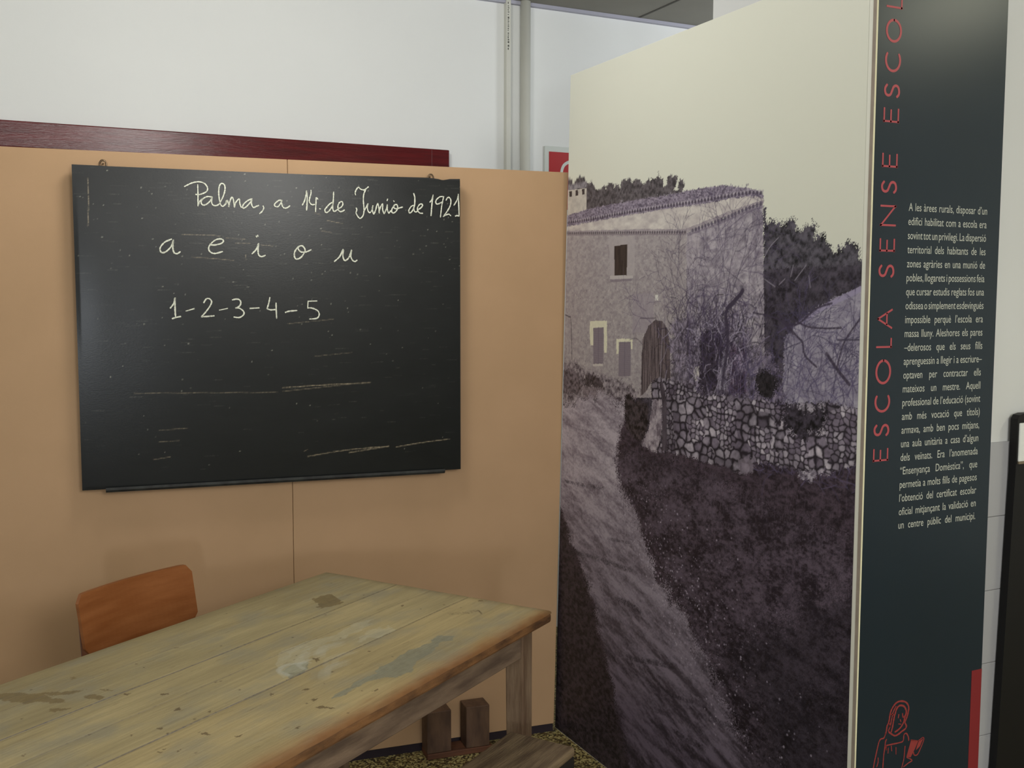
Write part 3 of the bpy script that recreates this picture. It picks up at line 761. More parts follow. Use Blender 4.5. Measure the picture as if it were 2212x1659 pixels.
def mural():
    xs = np.linspace(0, 1464, 640)
    ys = np.concatenate([np.linspace(2, 1960, 1040), np.linspace(1968, 2331, 46)])
    sky = (221, 222, 208)
    P = Paint(xs, ys, sky)
    D = MURAL
    grain = hash2(np.round(P.X / 2.2), np.round(P.Y / 2.2), 3)

    def leafy(pts, hi, lo, seed, s=9.0, edge=9.0, stip=6.0, alpha=1.0, up=1.0):
        """foliage: clumps lit from above, with a ragged stippled edge"""
        sl, k = P.mask(pts, edge, 13, seed, stip)
        x, y = P.X[sl], P.Y[sl]
        a = fbm(x / (s * 2.6), y / (s * 2.2), seed + 1, 3)
        b = fbm(x / s, y / s - a * 2, seed + 2, 3)
        d = fbm(x / (s * 1.3), (y - 6) / (s * 1.3), seed + 1, 3) - fbm(x / (s * 1.3), (y + 6) / (s * 1.3), seed + 1, 3)
        f = np.clip(.5 + (a - .5) * 1.0 + (b - .5) * 1.3 + d * 1.1 * up + (grain[sl] - .5) * .35, 0, 1)[..., None]
        c = lin(lo) + (lin(hi) - lin(lo)) * f
        kk = (k * alpha)[..., None]
        P.c[sl] = P.c[sl] * (1 - kk) + c * kk

    def cover(pts, hi, lo, seed, sx, sy, rough=6, rs=20, stip=0, contrast=1.4, g=.3, alpha=1.0, rot=0.0):
        sl, k = P.mask(pts, rough, rs, seed, stip)
        x, y = P.X[sl], P.Y[sl]
        ca, sa = math.cos(rot), math.sin(rot)
        u, v = x * ca + y * sa, -x * sa + y * ca
        f = fbm(u / sx, v / sy, seed + 7, 4)
        f = np.clip(.5 + (f - .5) * contrast * 1.6 + (grain[sl] - .5) * g, 0, 1)[..., None]
        c = lin(lo) + (lin(hi) - lin(lo)) * f
        kk = (k * alpha)[..., None]
        P.c[sl] = P.c[sl] * (1 - kk) + c * kk
        return sl, k

    def along(pts, step, fn):
        q = smooth_line(pts, 8)
        acc = 0
        for a, b in zip(q[:-1], q[1:]):
            L = np.hypot(*(b - a))
            while acc < L:
                fn(a + (b - a) * acc / L)
                acc += step
            acc -= L

    # wooded hills behind
    leafy(D['trees_left'], (108, 102, 104), (58, 54, 56), 3, 7, 7, 3)
    leafy(D['trees_right'], (98, 94, 102), (24, 23, 26), 4, 11, 9, 8)
    leafy(D['cypress'], (92, 88, 94), (44, 42, 46), 5, 8, 4, 4)
    cover([(0, 800), (1470, 800), (1470, 1650), (1150, 1650), (900, 1600), (700, 1560), (0, 1300)], (84, 78, 88), (36, 32, 38), 2, 12, 12, 4, 20, 4, 1.2, .4)
    # ground
    cover(D['ground'], (84, 72, 82), (34, 28, 34), 6, 14, 8, 6, 30, 0, 1.2, .5)
    # house walls
    cover(D['facade'], (180, 173, 172), (148, 140, 142), 7, 11, 8, 0, 9, 0, 1.0, .5)
    cover(D['gable'], (180, 173, 179), (136, 128, 138), 8, 15, 12, 3, 9, 0, 1.1, .5)
    r = random.Random(4)
    x1 = max(p[0] for p in D['gable'])
    for i in range(1100):
        x, y = r.uniform(0, x1), r.uniform(1235, 1640)
        dk = r.random() < .55
        P.dot(x, y, r.uniform(1.2, 3.4), (108, 100, 108) if dk else (206, 200, 198), r.uniform(.2, .65), r.uniform(.5, 1.3))
    sl, k = P.mask(D['gable'], 3, 9, 8)
    x, y = P.X[sl], P.Y[sl]
    f1, f2, cid = worley((x + 12 * fbm(x / 20, y / 20, 2, 2)) / 42, (y + 12 * fbm(x / 20, y / 20, 9, 2)) / 26, 61)
    P.c[sl] = np.where(k[..., None], P.c[sl] * np.clip(.84 + (f2 - f1) * .5, .84, 1.05)[..., None] * (.90 + .18 * cid)[..., None], P.c[sl])
    P.fill(D['corner_light'], (190, 182, 186), 12, 20, .3, (12, 12), 21, alpha=.45)
    P.fill(D['patch'], (158, 149, 156), 5, 20, .12, (10, 10), 9, alpha=.6)
    cover(D['eave'], (218, 212, 206), (184, 176, 174), 10, 26, 14, 2, 14, 0, 1, .2)
    cover(D['eave_shadow'], (168, 158, 164), (128, 118, 126), 11, 16, 8, 2, 14, 0, 1, .3, .75)
    cover(D['chimney'], (206, 200, 190), (186, 180, 172), 12, 14, 14, 1, 8)
    cover(D['chimney_cap'], (158, 154, 156), (112, 108, 112), 13, 7, 7, 1, 8)
    for i in range(3):
        P.fill(D['chimney_hole%d' % i], (66, 58, 58))
    cover(D['roof'], (168, 158, 172), (84, 76, 90), 14, 9, 4, 3, 8, 2, 1.1, .5, rot=-.2)
    r = random.Random(6)
    for i in range(300):
        j = r.randrange(len(D['tile_row']) - 1)
        a, b = np.array(D['tile_row'][j], float), np.array(D['tile_row'][j + 1], float)
        p = a + (b - a) * r.random() + np.array([0, r.uniform(2, (24, 26, 40, 40, 34, 22, 6)[min(j, 6)])])
        P.dot(p[0], p[1], r.uniform(1.3, 3.2), (74, 66, 80) if r.random() < .5 else (190, 182, 190), .4)
    along(D['tile_row'], 15, lambda p: (P.dot(p[0], p[1], 5.0, (64, 56, 68), .85), P.dot(p[0] + 7, p[1] + 4, 4.0, (186, 178, 184), .6)))
    along([(x, y + 15) for x, y in D['tile_row'][:6]], 15, lambda p: P.dot(p[0] + 5, p[1], 3.4, (92, 82, 96), .5))
    along(D['teeth_left'], 13, lambda p: P.dot(p[0], p[1], 4.6, (84, 76, 82), .9))
    along(D['teeth_right'], 15, lambda p: P.dot(p[0], p[1], 5.6, (84, 76, 90), .85))
    P.stroke([(x, y - 6) for x, y in D['teeth_left']], 3.5, (128, 118, 124), .7)
    P.stroke([(x, y - 8) for x, y in D['teeth_right']], 5, (118, 108, 122), .6)
    # openings
    cover(D['win1_reveal'], (182, 175, 174), (172, 165, 166), 15, 14, 14, 2, 10, 0, 1, .2, .8)
    cover(D['win1'], (74, 64, 58), (52, 44, 42), 16, 5, 40, 0, 9)
    P.fill(D['win1_sill'], (192, 186, 184)); P.fill(D['win1_sillshadow'], (130, 121, 128), alpha=.8)
    P.fill(D['plate'], (220, 218, 212))
    for k in ('win2', 'win3'):
        P.fill(D[k + '_lintel'], (226, 223, 200), 2, 8, .1, (9, 9), 17)
        P.fill(D[k], (134, 125, 131), 0, 9, .1, (6, 6), 18)
        b = np.array(D[k]); xm = b[:, 0].mean()
        P.stroke([(xm, b[:, 1].min()), (xm, b[:, 1].max())], 2.5, (98, 88, 104), .8, False)
        for fr_ in np.linspace(.06, .94, 16):
            yy = b[:, 1].min() + fr_ * (b[:, 1].max() - b[:, 1].min())
            P.stroke([(b[:, 0].min() + 3, yy), (b[:, 0].max() - 3, yy)], 1.4, (112, 102, 118), .5, False)
        P.stroke(list(map(tuple, b)) + [tuple(b[0])], 2, (104, 94, 110), .6, False)
    P.fill(D['win2_sill'], (200, 194, 188))
    P.stroke(D['lamp'], 3.5, (64, 60, 66), .9)
    # right-hand house
    cover(D['house_right'], (172, 167, 178), (130, 124, 140), 19, 18, 16, 5, 16, 4, 1.1, .4)
    P.stroke(D['house_right_roof'], 13, (156, 148, 172), .9, False)
    skymask = (np.abs(P.c - lin(sky)).sum(-1) < 1e-6)
    # trees and shrubs at the front of the house
    cover(D['wall_base_dark'], (150, 140, 158), (46, 40, 50), 20, 9, 13, 26, 34, 14, 1.3, .5, .85)
    cover(D['door'], (124, 112, 112), (58, 50, 54), 22, 4, 70, 3, 20, 0, 1.3, .3)
    P.stroke(D['door_pole'], 4, (150, 142, 148), .7)
    P.stroke(D['beam'], 3.5, (92, 84, 92), .8)
    cover(D['bright_b'], (214, 208, 208), (140, 132, 142), 23, 5, 12, 12, 14, 6, 1.2, .4, .75)
    leafy(D['dark_door'], (74, 66, 78), (22, 20, 24), 24, 7, 14, 9)
    cover(D['bright_a'], (214, 208, 204), (160, 152, 156), 25, 6, 18, 3, 8)
    cover(D['gate'], (110, 92, 112), (40, 32, 44), 26, 7, 26, 8, 18, 5)
    cover(D['gate_light'], (164, 150, 172), (126, 112, 134), 27, 9, 12, 8, 16, 3)
    b = np.array(D['gate'])
    for fr_ in (.3, .45, .6, .75):
        x = b[:, 0].min() + fr_ * (b[:, 0].max() - b[:, 0].min())
        P.stroke([(x, b[:, 1].min()), (x, b[:, 1].min() + 62)], 4, (32, 26, 36), .8, False)
    cover(D['trunk'], (168, 163, 176), (112, 106, 120), 28, 6, 22, 4, 16, 2)
    r = random.Random(12)

    def twig(p, ang, L, wd, dep, c, al=.75):
        pts = [p]
        a = ang
        for k in range(4):
            a += r.uniform(-.3, .3)
            pts.append((pts[-1][0] + math.cos(a) * L / 4, pts[-1][1] + math.sin(a) * L / 4))
        P.stroke(pts, wd, c, al, True, True)
        if dep:
            for q in pts[1:]:
                if r.random() < .8:
                    twig(q, a + r.choice((-1, 1)) * r.uniform(.25, .9), L * r.uniform(.45, .75), max(wd * .65, 1.3), dep - 1, c, al)
    # a thicket of fine curling twigs: densest low down, thinning upward over the wall
    tg = np.array(D['tangle'], float)
    cx_, cy_ = tg[:, 0].mean(), tg[:, 1].mean()
    for i in range(1250):
        px, py = r.gauss(cx_, 120), r.gauss(cy_ - 30, 105)
        if not (450 < px < 1120 and 1090 < py < 1560):
            continue
        a = r.gauss(PI / 2, .8)
        L = r.uniform(22, 80)
        bend = r.uniform(-.9, .9)
        pts = [(px, py), (px + math.cos(a) * L * .5, py + math.sin(a) * L * .5), (px + math.cos(a) * L * .5 + math.cos(a + bend) * L * .5, py + math.sin(a) * L * .5 + math.sin(a + bend) * L * .5)]
        P.stroke(pts, r.uniform(1.3, 3.2), r.choice(((52, 46, 60), (70, 62, 82), (84, 74, 100), (40, 35, 44), (64, 57, 74), (48, 42, 54), (170, 162, 180))), r.uniform(.35, .8))
    for i in range(620):
        px, py = r.uniform(1000, 1462), r.uniform(1120, 1420)
        a = r.gauss(PI / 2, .9)
        L = r.uniform(20, 90)
        bend = r.uniform(-.8, .8)
        pts = [(px, py), (px + math.cos(a) * L * .5, py + math.sin(a) * L * .5), (px + math.cos(a) * L * .5 + math.cos(a + bend) * L * .5, py + math.sin(a) * L * .5 + math.sin(a + bend) * L * .5)]
        P.stroke(pts, r.uniform(1.2, 3.0), r.choice(((70, 62, 86), (88, 80, 108), (104, 96, 124))), r.uniform(.3, .7))
    for (a, b) in D['twig_seeds']:
        L = math.hypot(b[0] - a[0], b[1] - a[1])
        twig(a, math.atan2(b[1] - a[1], b[0] - a[0]), L, 3.4, 3, r.choice(((84, 74, 98), (72, 64, 82), (96, 86, 108))), .7)
    for (a, b) in D['twig_seeds_right']:
        L = math.hypot(b[0] - a[0], b[1] - a[1])
        twig(a, math.atan2(b[1] - a[1], b[0] - a[0]), L * .8, 3.6, 3, r.choice(((88, 80, 108), (72, 66, 88))), .7)
    wds = (12, 9, 5, 5.5, 5.5, 5, 4.5)
    for q, wd in zip(D['trunks'], wds):
        P.stroke(q, wd, (64, 56, 72), .85)
    for q in D['pale_branches']:
        P.stroke(q, 2.4, (150, 144, 154), .75)
    P.stroke(D['house_right_lintel'], 5, (66, 60, 78), .8)
    leafy(D['bush_round'], (54, 50, 54), (18, 17, 19), 33, 7, 8, 8)
    # garden and path
    leafy(D['garden'], (170, 161, 164), (78, 70, 76), 34, 8, 8, 8)
    leafy(D['garden_dark'], (98, 89, 93), (44, 38, 40), 35, 7, 8, 7)
    leafy(D['garden_dark2'], (126, 116, 121), (56, 49, 52), 36, 8, 8, 7)
    cover(D['garden_wall'], (142, 131, 134), (92, 83, 88), 37, 10, 6, 4, 12, 3)
    sl, k = P.mask(D['path'], 38, 60, 38, 16)
    x, y = P.X[sl], P.Y[sl]
    near = np.clip((980 - y) / 750, 0, 1)                 # the photographed track: pale and fine far off, darker and coarser close by
    u, v = x * .96 - y * .27, x * .27 + y * .96
    n1 = fbm(u / 120, v / 26, 39, 4)
    n2 = fbm(u / 24 + 2 * n1, v / 8, 43, 3)
    n3 = fbm(x / 7, y / 5, 44, 2)
    f = .58 + (n1 - .5) * (1.2 + 1.3 * near) + (n2 - .5) * .8 + (n3 - .5) * .6 + (grain[sl] - .5) * .25
    hi = lin((190, 181, 190)) + (lin((110, 100, 114)) - lin((190, 181, 190))) * (near ** .8)[..., None]
    lo = lin((118, 108, 116)) + (lin((52, 45, 54)) - lin((118, 108, 116))) * (near ** .8)[..., None]
    c = lo + (hi - lo) * np.clip(f, 0, 1)[..., None]
    P.c[sl] = np.where(k[..., None], c, P.c[sl])
    for i, q in enumerate(D['ruts']):
        for kx in range(3):
            j = [(px + r.uniform(-7, 7), py + r.uniform(-6, 6)) for px, py in q]
            P.stroke(j, r.uniform(7, 20) if i < 13 else 5, (40, 35, 42) if i < 13 else (110, 100, 110), .48, grain=.7, seed=i * 3 + kx)
    cover(D['verge_left'], (74, 64, 70), (26, 23, 26), 40, 14, 9, 36, 50, 24, 1.3, .6)
    r = random.Random(21)
    # slope of rough grass and stones
    sl, k = P.mask([(420, 1075), (440, 960), (560, 900), (900, 560), (1020, 420), (1180, 300), (1230, 60), (1464, 0), (1464, 1000), (1000, 1060), (700, 1100)], 18, 30, 77, 26)
    x, y = P.X[sl], P.Y[sl]
    dark = np.clip((x - 820) / 640, 0, 1) * np.clip((780 - y) / 600, 0, 1)
    f = .45 + (fbm(x / 70, y / 40, 78, 4) - .5) * 1.7 + (fbm(x / 12, y / 7, 79, 3) - .5) * 1.5 + (grain[sl] - .5) * .5
    hi = lin((100, 89, 100)) + (lin((52, 49, 57)) - lin((100, 89, 100))) * dark[..., None]
    lo = lin((40, 33, 40)) + (lin((14, 13, 15)) - lin((40, 33, 40))) * dark[..., None]
    c = lo + (hi - lo) * np.clip(f, 0, 1)[..., None]
    P.c[sl] = np.where(k[..., None], c, P.c[sl])
    cover(D['verge_dark'], (54, 50, 58), (14, 13, 16), 41, 18, 11, 30, 40, 60, 1.3, .6, .55)
    leafy(D['bush_path'], (80, 71, 74), (24, 21, 23), 42, 8, 7, 8)
    # dry stone wall
    sl, k = P.mask(D['stone_wall'], 7, 18, 43, 5)
    x, y = P.X[sl], P.Y[sl]
    wx = x + 16 * (fbm(x / 26, y / 26, 44, 3) - .5)
    wy = y + 14 * (fbm(x / 26, y / 26, 45, 3) - .5)
    f1, f2, cid = worley(wx / 19, wy / 15, 46)
    g1, g2, cid2 = worley(wx / 36, wy / 27, 48)
    big = vnoise(wx / 70, wy / 60, 52) > .58
    a1, a2, ai = np.where(big, g1, f1), np.where(big, g2, f2), np.where(big, cid2, cid)
    loose = fbm(x / 30, y / 30, 54, 2)
    shade = np.clip((a2 - a1 - .02 - .10 * loose + .06 * (grain[sl] - .5)) / (.16 + .2 * loose), 0, 1) * np.clip(1.3 - .95 * a1, 0, 1)
    stone = lin((118, 108, 122)) + (lin((206, 198, 208)) - lin((118, 108, 122))) * (ai ** 1.7)[..., None]
    lit = .82 + .5 * (fbm(x / 9, y / 9, 47, 3) - .35) + .25 * (fbm(x / 14, (y - 5) / 14, 49, 2) - fbm(x / 14, (y + 5) / 14, 49, 2))
    patchy = .50 + 1.0 * np.clip(fbm(x / 90, y / 70, 53, 2) - .12, 0, .6)
    c = lin((40, 35, 42)) + (stone * (lit * patchy)[..., None] - lin((40, 35, 42))) * shade[..., None]
    P.c[sl] = np.where(k[..., None], np.clip(c, .01, 1), P.c[sl])
    sl, k = cover(D['pillar'], (190, 180, 186), (104, 94, 102), 49, 14, 18, 6, 16, 4, 1.3, .4)
    cover(D['slab'], (160, 150, 160), (118, 108, 118), 50, 10, 24, 4, 14, 3, 1, .3, .6)
    cover(D['stone_bright'], (204, 197, 208), (92, 84, 96), 51, 10, 8, 8, 14, 6, 1.5, .3, .75)
    cover(D['post'], (98, 90, 98), (60, 53, 60), 52, 6, 40, 3, 20, 1)
    leafy(D['wall_bush'], (72, 66, 76), (18, 17, 20), 53, 8, 12, 14)
    # tufts, upright stems and stones
    for i in range(1500):
        x, y = r.uniform(430, 1460), r.uniform(850, 1090)
        L = r.uniform(8, 30)
        P.stroke([(x, y), (x + r.uniform(-4, 4), y + L)], 1.5, (112, 98, 112) if r.random() < .45 else (30, 25, 30), r.uniform(.12, .42), False)
    for i in range(900):
        x, y = r.uniform(200, 1460), r.uniform(60, 900)
        if x < 1250 - y * .95:
            continue
        L = r.uniform(5, 18)
        a = r.uniform(.3, 2.8)
        P.stroke([(x, y), (x + math.cos(a) * L, y + math.sin(a) * L)], 1.4, (96, 86, 106) if r.random() < .5 else (22, 20, 24), r.uniform(.15, .5), False)
    for i in range(650):
        y = r.gauss(720, 170)
        x = 1270 - y * .95 + abs(r.gauss(0, 230))
        if 0 < x < 1460 and y < 960:
            P.dot(x, y, r.uniform(.9, 3.4), (186, 177, 192), r.uniform(.2, .85), r.uniform(.6, 1.1))
    for i in range(90):
        x, y = r.uniform(420, 700), r.uniform(930, 1020)
        P.dot(x, y, r.uniform(.8, 2.2), (170, 160, 176), r.uniform(.3, .7), .8)
    P.dot(1180, 190, 5, (170, 160, 178), .8); P.dot(1225, 150, 6, (148, 138, 154), .7)
    P.c[skymask] = lin(sky)
    # cool violet tone of the inks in the darker parts
    lum = P.c.mean(-1)
    t_ = np.clip((.62 - lum) / .4, 0, 1)[..., None]
    P.c = P.c * (1 + t_ * np.array([.01, .0, .07]))
    return P


P = mural()
me = P.mesh('photograph_print', lambda X, Y: (np.zeros_like(X), -np.maximum(X, 88 * Y / 2332) / 1000, Y / 1000), MURAL_GAIN := 1.0)
M_PRINT = attr_mat('satin_photo_print', .5, .25)
link('photograph_print', me, M_PRINT, t)['label'] = 'black and white photograph of a stone farmhouse and track'

# ------------------------------------------------------------------ text board
TY = 1.776
t = thing('display_board', 'dark blue-green display board with red vertical title and white text column', 'display board', (PX, TY, 0))
M_NAVY = mat('dark_blue_green_print', (22, 36, 46), .3, .4, c2=(20, 34, 43), scale=3)
bm = bmesh.new(); box(bm, .003, .415, 0, .012, 0, 2.332)
obj('face', bm, M_NAVY, t)
bm = bmesh.new(); box(bm, 0, .0029, .0012, .0118, 0, 2.332)
obj('board_edge', bm, mat('shaded_core_edge', (158, 146, 134), .8, .2, c2=(146, 134, 124), scale=20), t)['label'] = 'grey-beige cut edge'  # foam board edge, its shading mixed into the grey
bm = bmesh.new()
rng = random.Random(3)
z = 0.0
while z < 2.33:
    z2 = min(z + rng.uniform(.05, .3), 2.332)
    j = rng.uniform(0, .0006)
    box(bm, -.0006 + j, .0032, -.0005, .0013, z, z2)
    z = z2
obj('edge_lip', bm, mat('cream_paper_lip', (226, 220, 186), .7, .2), t)['label'] = 'cream paper lip'
M_TITLE = mat('red_print', (170, 74, 80), .4, .35)
CAP_B, CAP_T = .0752, .0268


def arc(cx, cy, rx, ry, a0, a1, n=22):
    return [(cx + rx * math.cos(math.radians(a0 + (a1 - a0) * k / n)), cy + ry * math.sin(math.radians(a0 + (a1 - a0) * k / n))) for k in range(n + 1)]


GL = {'E': [[(0, 0), (0, 1)], [(0, 1), (1, 1)], [(0, .52), (.88, .52)], [(0, 0), (1, 0)]],
      'L': [[(0, 0), (0, 1)], [(0, 0), (1, 0)]],
      'A': [[(0, 0), (.5, 1)], [(.5, 1), (1, 0)], [(.2, .36), (.8, .36)]],
      'N': [[(0, 0), (0, 1)], [(0, 1), (1, 0)], [(1, 0), (1, 1)]],
      'O': [arc(.5, .5, .5, .5, 0, 360, 40)], 'C': [arc(.62, .5, .62, .5, 55, 305, 36)],
      'S': [[(.93, .86), (.7, .98), (.45, 1.0), (.2, .93), (.1, .76), (.2, .6), (.5, .5), (.82, .39), (.92, .22), (.8, .07), (.5, 0), (.22, .03), (.04, .15)]]}
bm = bmesh.new()
WT = .0058
for ch, z0, z1, l, r_ in TITLE:
    z0, z1 = z0 / 10000, z1 / 10000
    if z0 > 2.33:
        continue
    for st in GL[ch]:
        q = []
        for p in st:
            q.append((z0 + WT / 2 + p[0] * (z1 - z0 - WT), WT / 2 + p[1] * (CAP_B - CAP_T - WT)))
        q = [(a, b) for a, b in q]
        # extend square ends so corners close
        if ch in 'ELN' and len(q) == 2:
            a, b = np.array(q[0]), np.array(q[1])
            dd = (b - a) / np.hypot(*(b - a)) * WT * (.2 if ch == 'N' and abs((b - a)[0] * (b - a)[1]) > 1e-9 else .2)
            q = [tuple(a - dd), tuple(b + dd)]
        ribbon(bm, q, WT, lambda p: (CAP_B - p[1], -.0004, min(p[0], 2.331)), None, ch == 'S', 5)
obj('title_lettering', bm, M_TITLE, t)['label'] = 'red vertical title ESCOLA SENSE ESCOLA'

LINES = ["A les àrees rurals, disposar d’un", "edifici habilitat com a escola era", "sovint tot un privilegi. La dispersió",
         "territorial dels habitants de les", "zones agràries en una munió de", "pobles, llogarets i possessions feia",
         "que cursar estudis reglats fos una", "odissea o simplement esdevingués", "impossible perquè l’escola era",
         "massa lluny. Aleshores els pares", "–delerosos que els seus fills", "aprenguessin a llegir i a escriure–",
         "optaven per contractar ells", "mateixos un mestre. Aquell", "professional de l’educació (sovint",
         "amb més vocació que títols)", "armava, amb ben pocs mitjans,", "una aula unitària a casa d’algun",
         "dels veïnats. Era l’anomenada", "“Ensenyança Domèstica”, que", "permetia a molts fills de pagesos",
         "l’obtenció del certificat escolar", "oficial mitjançant la validació en", "un centre públic del municipi."]


def text_width(fc):
    bpy.context.view_layer.update()
    dg = bpy.context.evaluated_depsgraph_get()
    me = bpy.data.meshes.new_from_object(fo.evaluated_get(dg))
    n = len(me.vertices)
    co = np.empty(n * 3, np.float32)
    me.vertices.foreach_get('co', co)
    co = co.reshape(-1, 3)
    return co[:, 0].min(), co[:, 0].max(), me


bm = bmesh.new()
fc = bpy.data.curves.new('line_of_text', 'FONT')
fo = bpy.data.objects.new('line_of_text', fc)
COL.objects.link(fo)
fc.resolution_u = 3
SZ, HS = .0262, .74
fc.size = SZ
TXL, TXR, TZ0, TZ1 = .1140, .3700, 1.7755, 1.0335
for i, s in enumerate(LINES):
    fc.body = s
    W_ = []
    for sw in (1.0, 2.0):
        fc.space_word = sw
        a, b, me_ = text_width(fc)
        W_.append((b - a) * HS)
        bpy.data.meshes.remove(me_)
    tgt = TXR - TXL + (.0015 if i in (10, 11, 14, 15, 16) else 0)
    sw = 1 + (tgt - W_[0]) / max(W_[1] - W_[0], 1e-6)
    hs = HS
    if sw < .55:
        hs = HS * tgt / (W_[0] - .45 * (W_[1] - W_[0]))
        sw = .55
    fc.space_word = sw
    a, b, me_ = text_width(fc)
    z = TZ0 + (TZ1 - TZ0) * i / 23
    Mx = Matrix(((hs, 0, 0, TXL - a * hs), (0, 0, 1, -.0004), (0, 1, 0, z), (0, 0, 0, 1)))
    me_.transform(Mx)
    bm.from_mesh(me_)
    bpy.data.meshes.remove(me_)
bpy.data.objects.remove(fo)
bpy.data.curves.remove(fc)
obj('text_column', bm, mat('pale_print', (188, 190, 178), .5, .3), t)['label'] = 'column of small pale Catalan text'
bm = bmesh.new()
l3 = lambda p: (p[0] / 10000, -.0004, p[1] / 10000)
rng = random.Random(8)
for i, p in enumerate(DRAWING):
    ribbon(bm, p, 44 if i < 2 else 34 if i < 12 else 30, l3, rng)
for p in BOOK:
    flat_poly(bm, p, l3)
# the rest of the figure runs on below: skirt and shoes
for p in ([(95, 3940), (60, 3200), (70, 2500), (40, 1900)], [(900, 3940), (1000, 3100), (1050, 2300), (1120, 1900)], [(40, 1900), (400, 1850), (800, 1860), (1120, 1900)],
          [(400, 3900), (380, 3000), (360, 1900)], [(640, 3900), (680, 3000), (740, 1900)], [(330, 1880), (320, 1200), (250, 1080), (430, 1060)], [(760, 1880), (770, 1200), (720, 1080), (900, 1060)]):
    ribbon(bm, p, 44, l3, rng)
obj('line_drawing', bm, mat('dull_red_print', (140, 56, 54), .45, .3), t)['label'] = 'red line drawing of a woman reading a book'
bm = bmesh.new(); box(bm, .3795, .4152, -.0006, .0002, .04, .648)
obj('red_band', bm, mat('red_band_print', (124, 38, 42), .4, .3), t)['label'] = 'red vertical band'

# ------------------------------------------------------------------ old wooden table
A_TAB = math.radians(90 - 56.0)
t = thing('wooden_table', 'worn pale wooden plank table with stains and orange front edge', 'table', (1.2402, 2.3237, 0), A_TAB)
TL, TW = 1.92, .756            # runs to local -x, back edge at local +y
xs = np.linspace(-TL * 1000, 0, 640)
ys = np.linspace(-1, TW * 1000, 300)       # local y: 0 front edge, + towards the wall
P = Paint(xs, ys, (176, 162, 122))
x, y = P.X, P.Y
seams = [(250, 1.0), (374, .45), (489, 1.0), (612, .3)]
edges = [0, 250, 374, 489, 612, 760]
tint = [(1.03, .98, .92), (.99, .97, .95), (1.0, .98, .96), (.90, .89, .88), (.84, .82, .80)]
for i in range(5):
    k = (y >= edges[i]) & (y < edges[i + 1])
    gr = fbm(x / 190 + i * 7, y / 9, 60 + i, 4)
    cl = fbm(x / 260 + i * 3, y / 70, 80 + i, 3)
    f = (1 + .34 * (gr - .5) + .42 * (cl - .5))[..., None] * np.array(tint[i])
    P.c = np.where(k[..., None], P.c * f, P.c)
gy = fbm(x / 110, y / 60, 90, 4)
P.c = P.c + (lin((146, 142, 124)) - P.c) * np.clip((gy - .46) * 1.8, 0, .55)[..., None]       # greyed areas
# front edge rubbed to orange wood
ed = np.clip(1 - (y + 26 * (fbm(x / 60, y / 18, 91, 3) - .5)) / 60, 0, 1) ** 1.6
P.c = P.c + (lin((160, 112, 66)) - P.c) * (ed * .85)[..., None]
ed2 = np.clip(1 - (y + 10 * (fbm(x / 30, y / 12, 92, 3) - .5)) / 20, 0, 1)
P.c = P.c + (lin((92, 54, 28)) - P.c) * (ed2 * .6)[..., None]
en = np.clip(1 + (x + 22 * (fbm(x / 30, y / 50, 93, 3) - .5)) / 48, 0, 1) ** 1.4
P.c = P.c + (lin((110, 92, 62)) - P.c) * (en * .6)[..., None]
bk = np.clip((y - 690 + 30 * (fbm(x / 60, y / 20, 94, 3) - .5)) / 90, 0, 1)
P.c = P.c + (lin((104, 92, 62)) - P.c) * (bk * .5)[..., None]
sg = lambda pts: [(a, -b) for a, b in pts]
for i, p in enumerate(STAIN['brown']):
    P.fill(sg(p), (118, 100, 64), 12, 16, .35, (9, 7), 100 + i, alpha=.7)
for i, p in enumerate(STAIN['blue']):
    P.fill(sg(p), (134, 136, 120), 9, 22, .2, (14, 7), 120 + i, alpha=.72)
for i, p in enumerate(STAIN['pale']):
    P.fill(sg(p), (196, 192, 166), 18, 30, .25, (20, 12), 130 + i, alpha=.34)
r = random.Random(30)
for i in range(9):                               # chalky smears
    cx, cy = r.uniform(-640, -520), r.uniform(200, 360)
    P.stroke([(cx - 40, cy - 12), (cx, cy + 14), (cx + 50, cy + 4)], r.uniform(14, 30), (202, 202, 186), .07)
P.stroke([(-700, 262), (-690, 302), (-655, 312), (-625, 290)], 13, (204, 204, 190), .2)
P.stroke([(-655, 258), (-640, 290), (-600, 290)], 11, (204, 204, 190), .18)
for i, p in enumerate(STAIN['dark']):
    if i == 0:
        q = sg(p)
        for s_ in range(3):
            P.stroke([(a + s_ * 4 - 6, b + s_ * 5 - 6) for a, b in q[:4]], 4, (92, 78, 54), .6, grain=.6, seed=s_)
        continue
    P.fill(sg(p), (96, 78, 52), 5, 6, .3, (6, 6), 140 + i, alpha=.75)
for i in range(170):
    px, py = r.uniform(-1900, -10), r.uniform(10, 745)
    P.stroke([(px, py), (px + r.uniform(6, 40), py + r.uniform(-3, 3))], r.uniform(1.2, 3.2), (92, 76, 46), r.uniform(.15, .5), False, grain=.4, seed=i)
for i in range(60):
    P.dot(r.uniform(-1900, -10), r.uniform(10, 745), r.uniform(1.2, 3), (60, 46, 28), .7)
for sy, al in seams:
    wob = [(-TL * 1000, sy + 4)] + [(-TL * 1000 + k * 160, sy + 4 - 4 * k / 12 + r.uniform(-1.2, 1.2)) for k in range(1, 12)] + [(0, sy)]
    P.stroke(wob, 3.4, (62, 54, 48), .85 * al, grain=.35, seed=int(sy))
    P.stroke([(a, b - 3.5) for a, b in wob], 2.4, (196, 188, 150), .4 * al, grain=.5, seed=int(sy) + 1)
    P.stroke(wob[4:10], 2.2, (96, 96, 128), .5 * al, grain=.3)


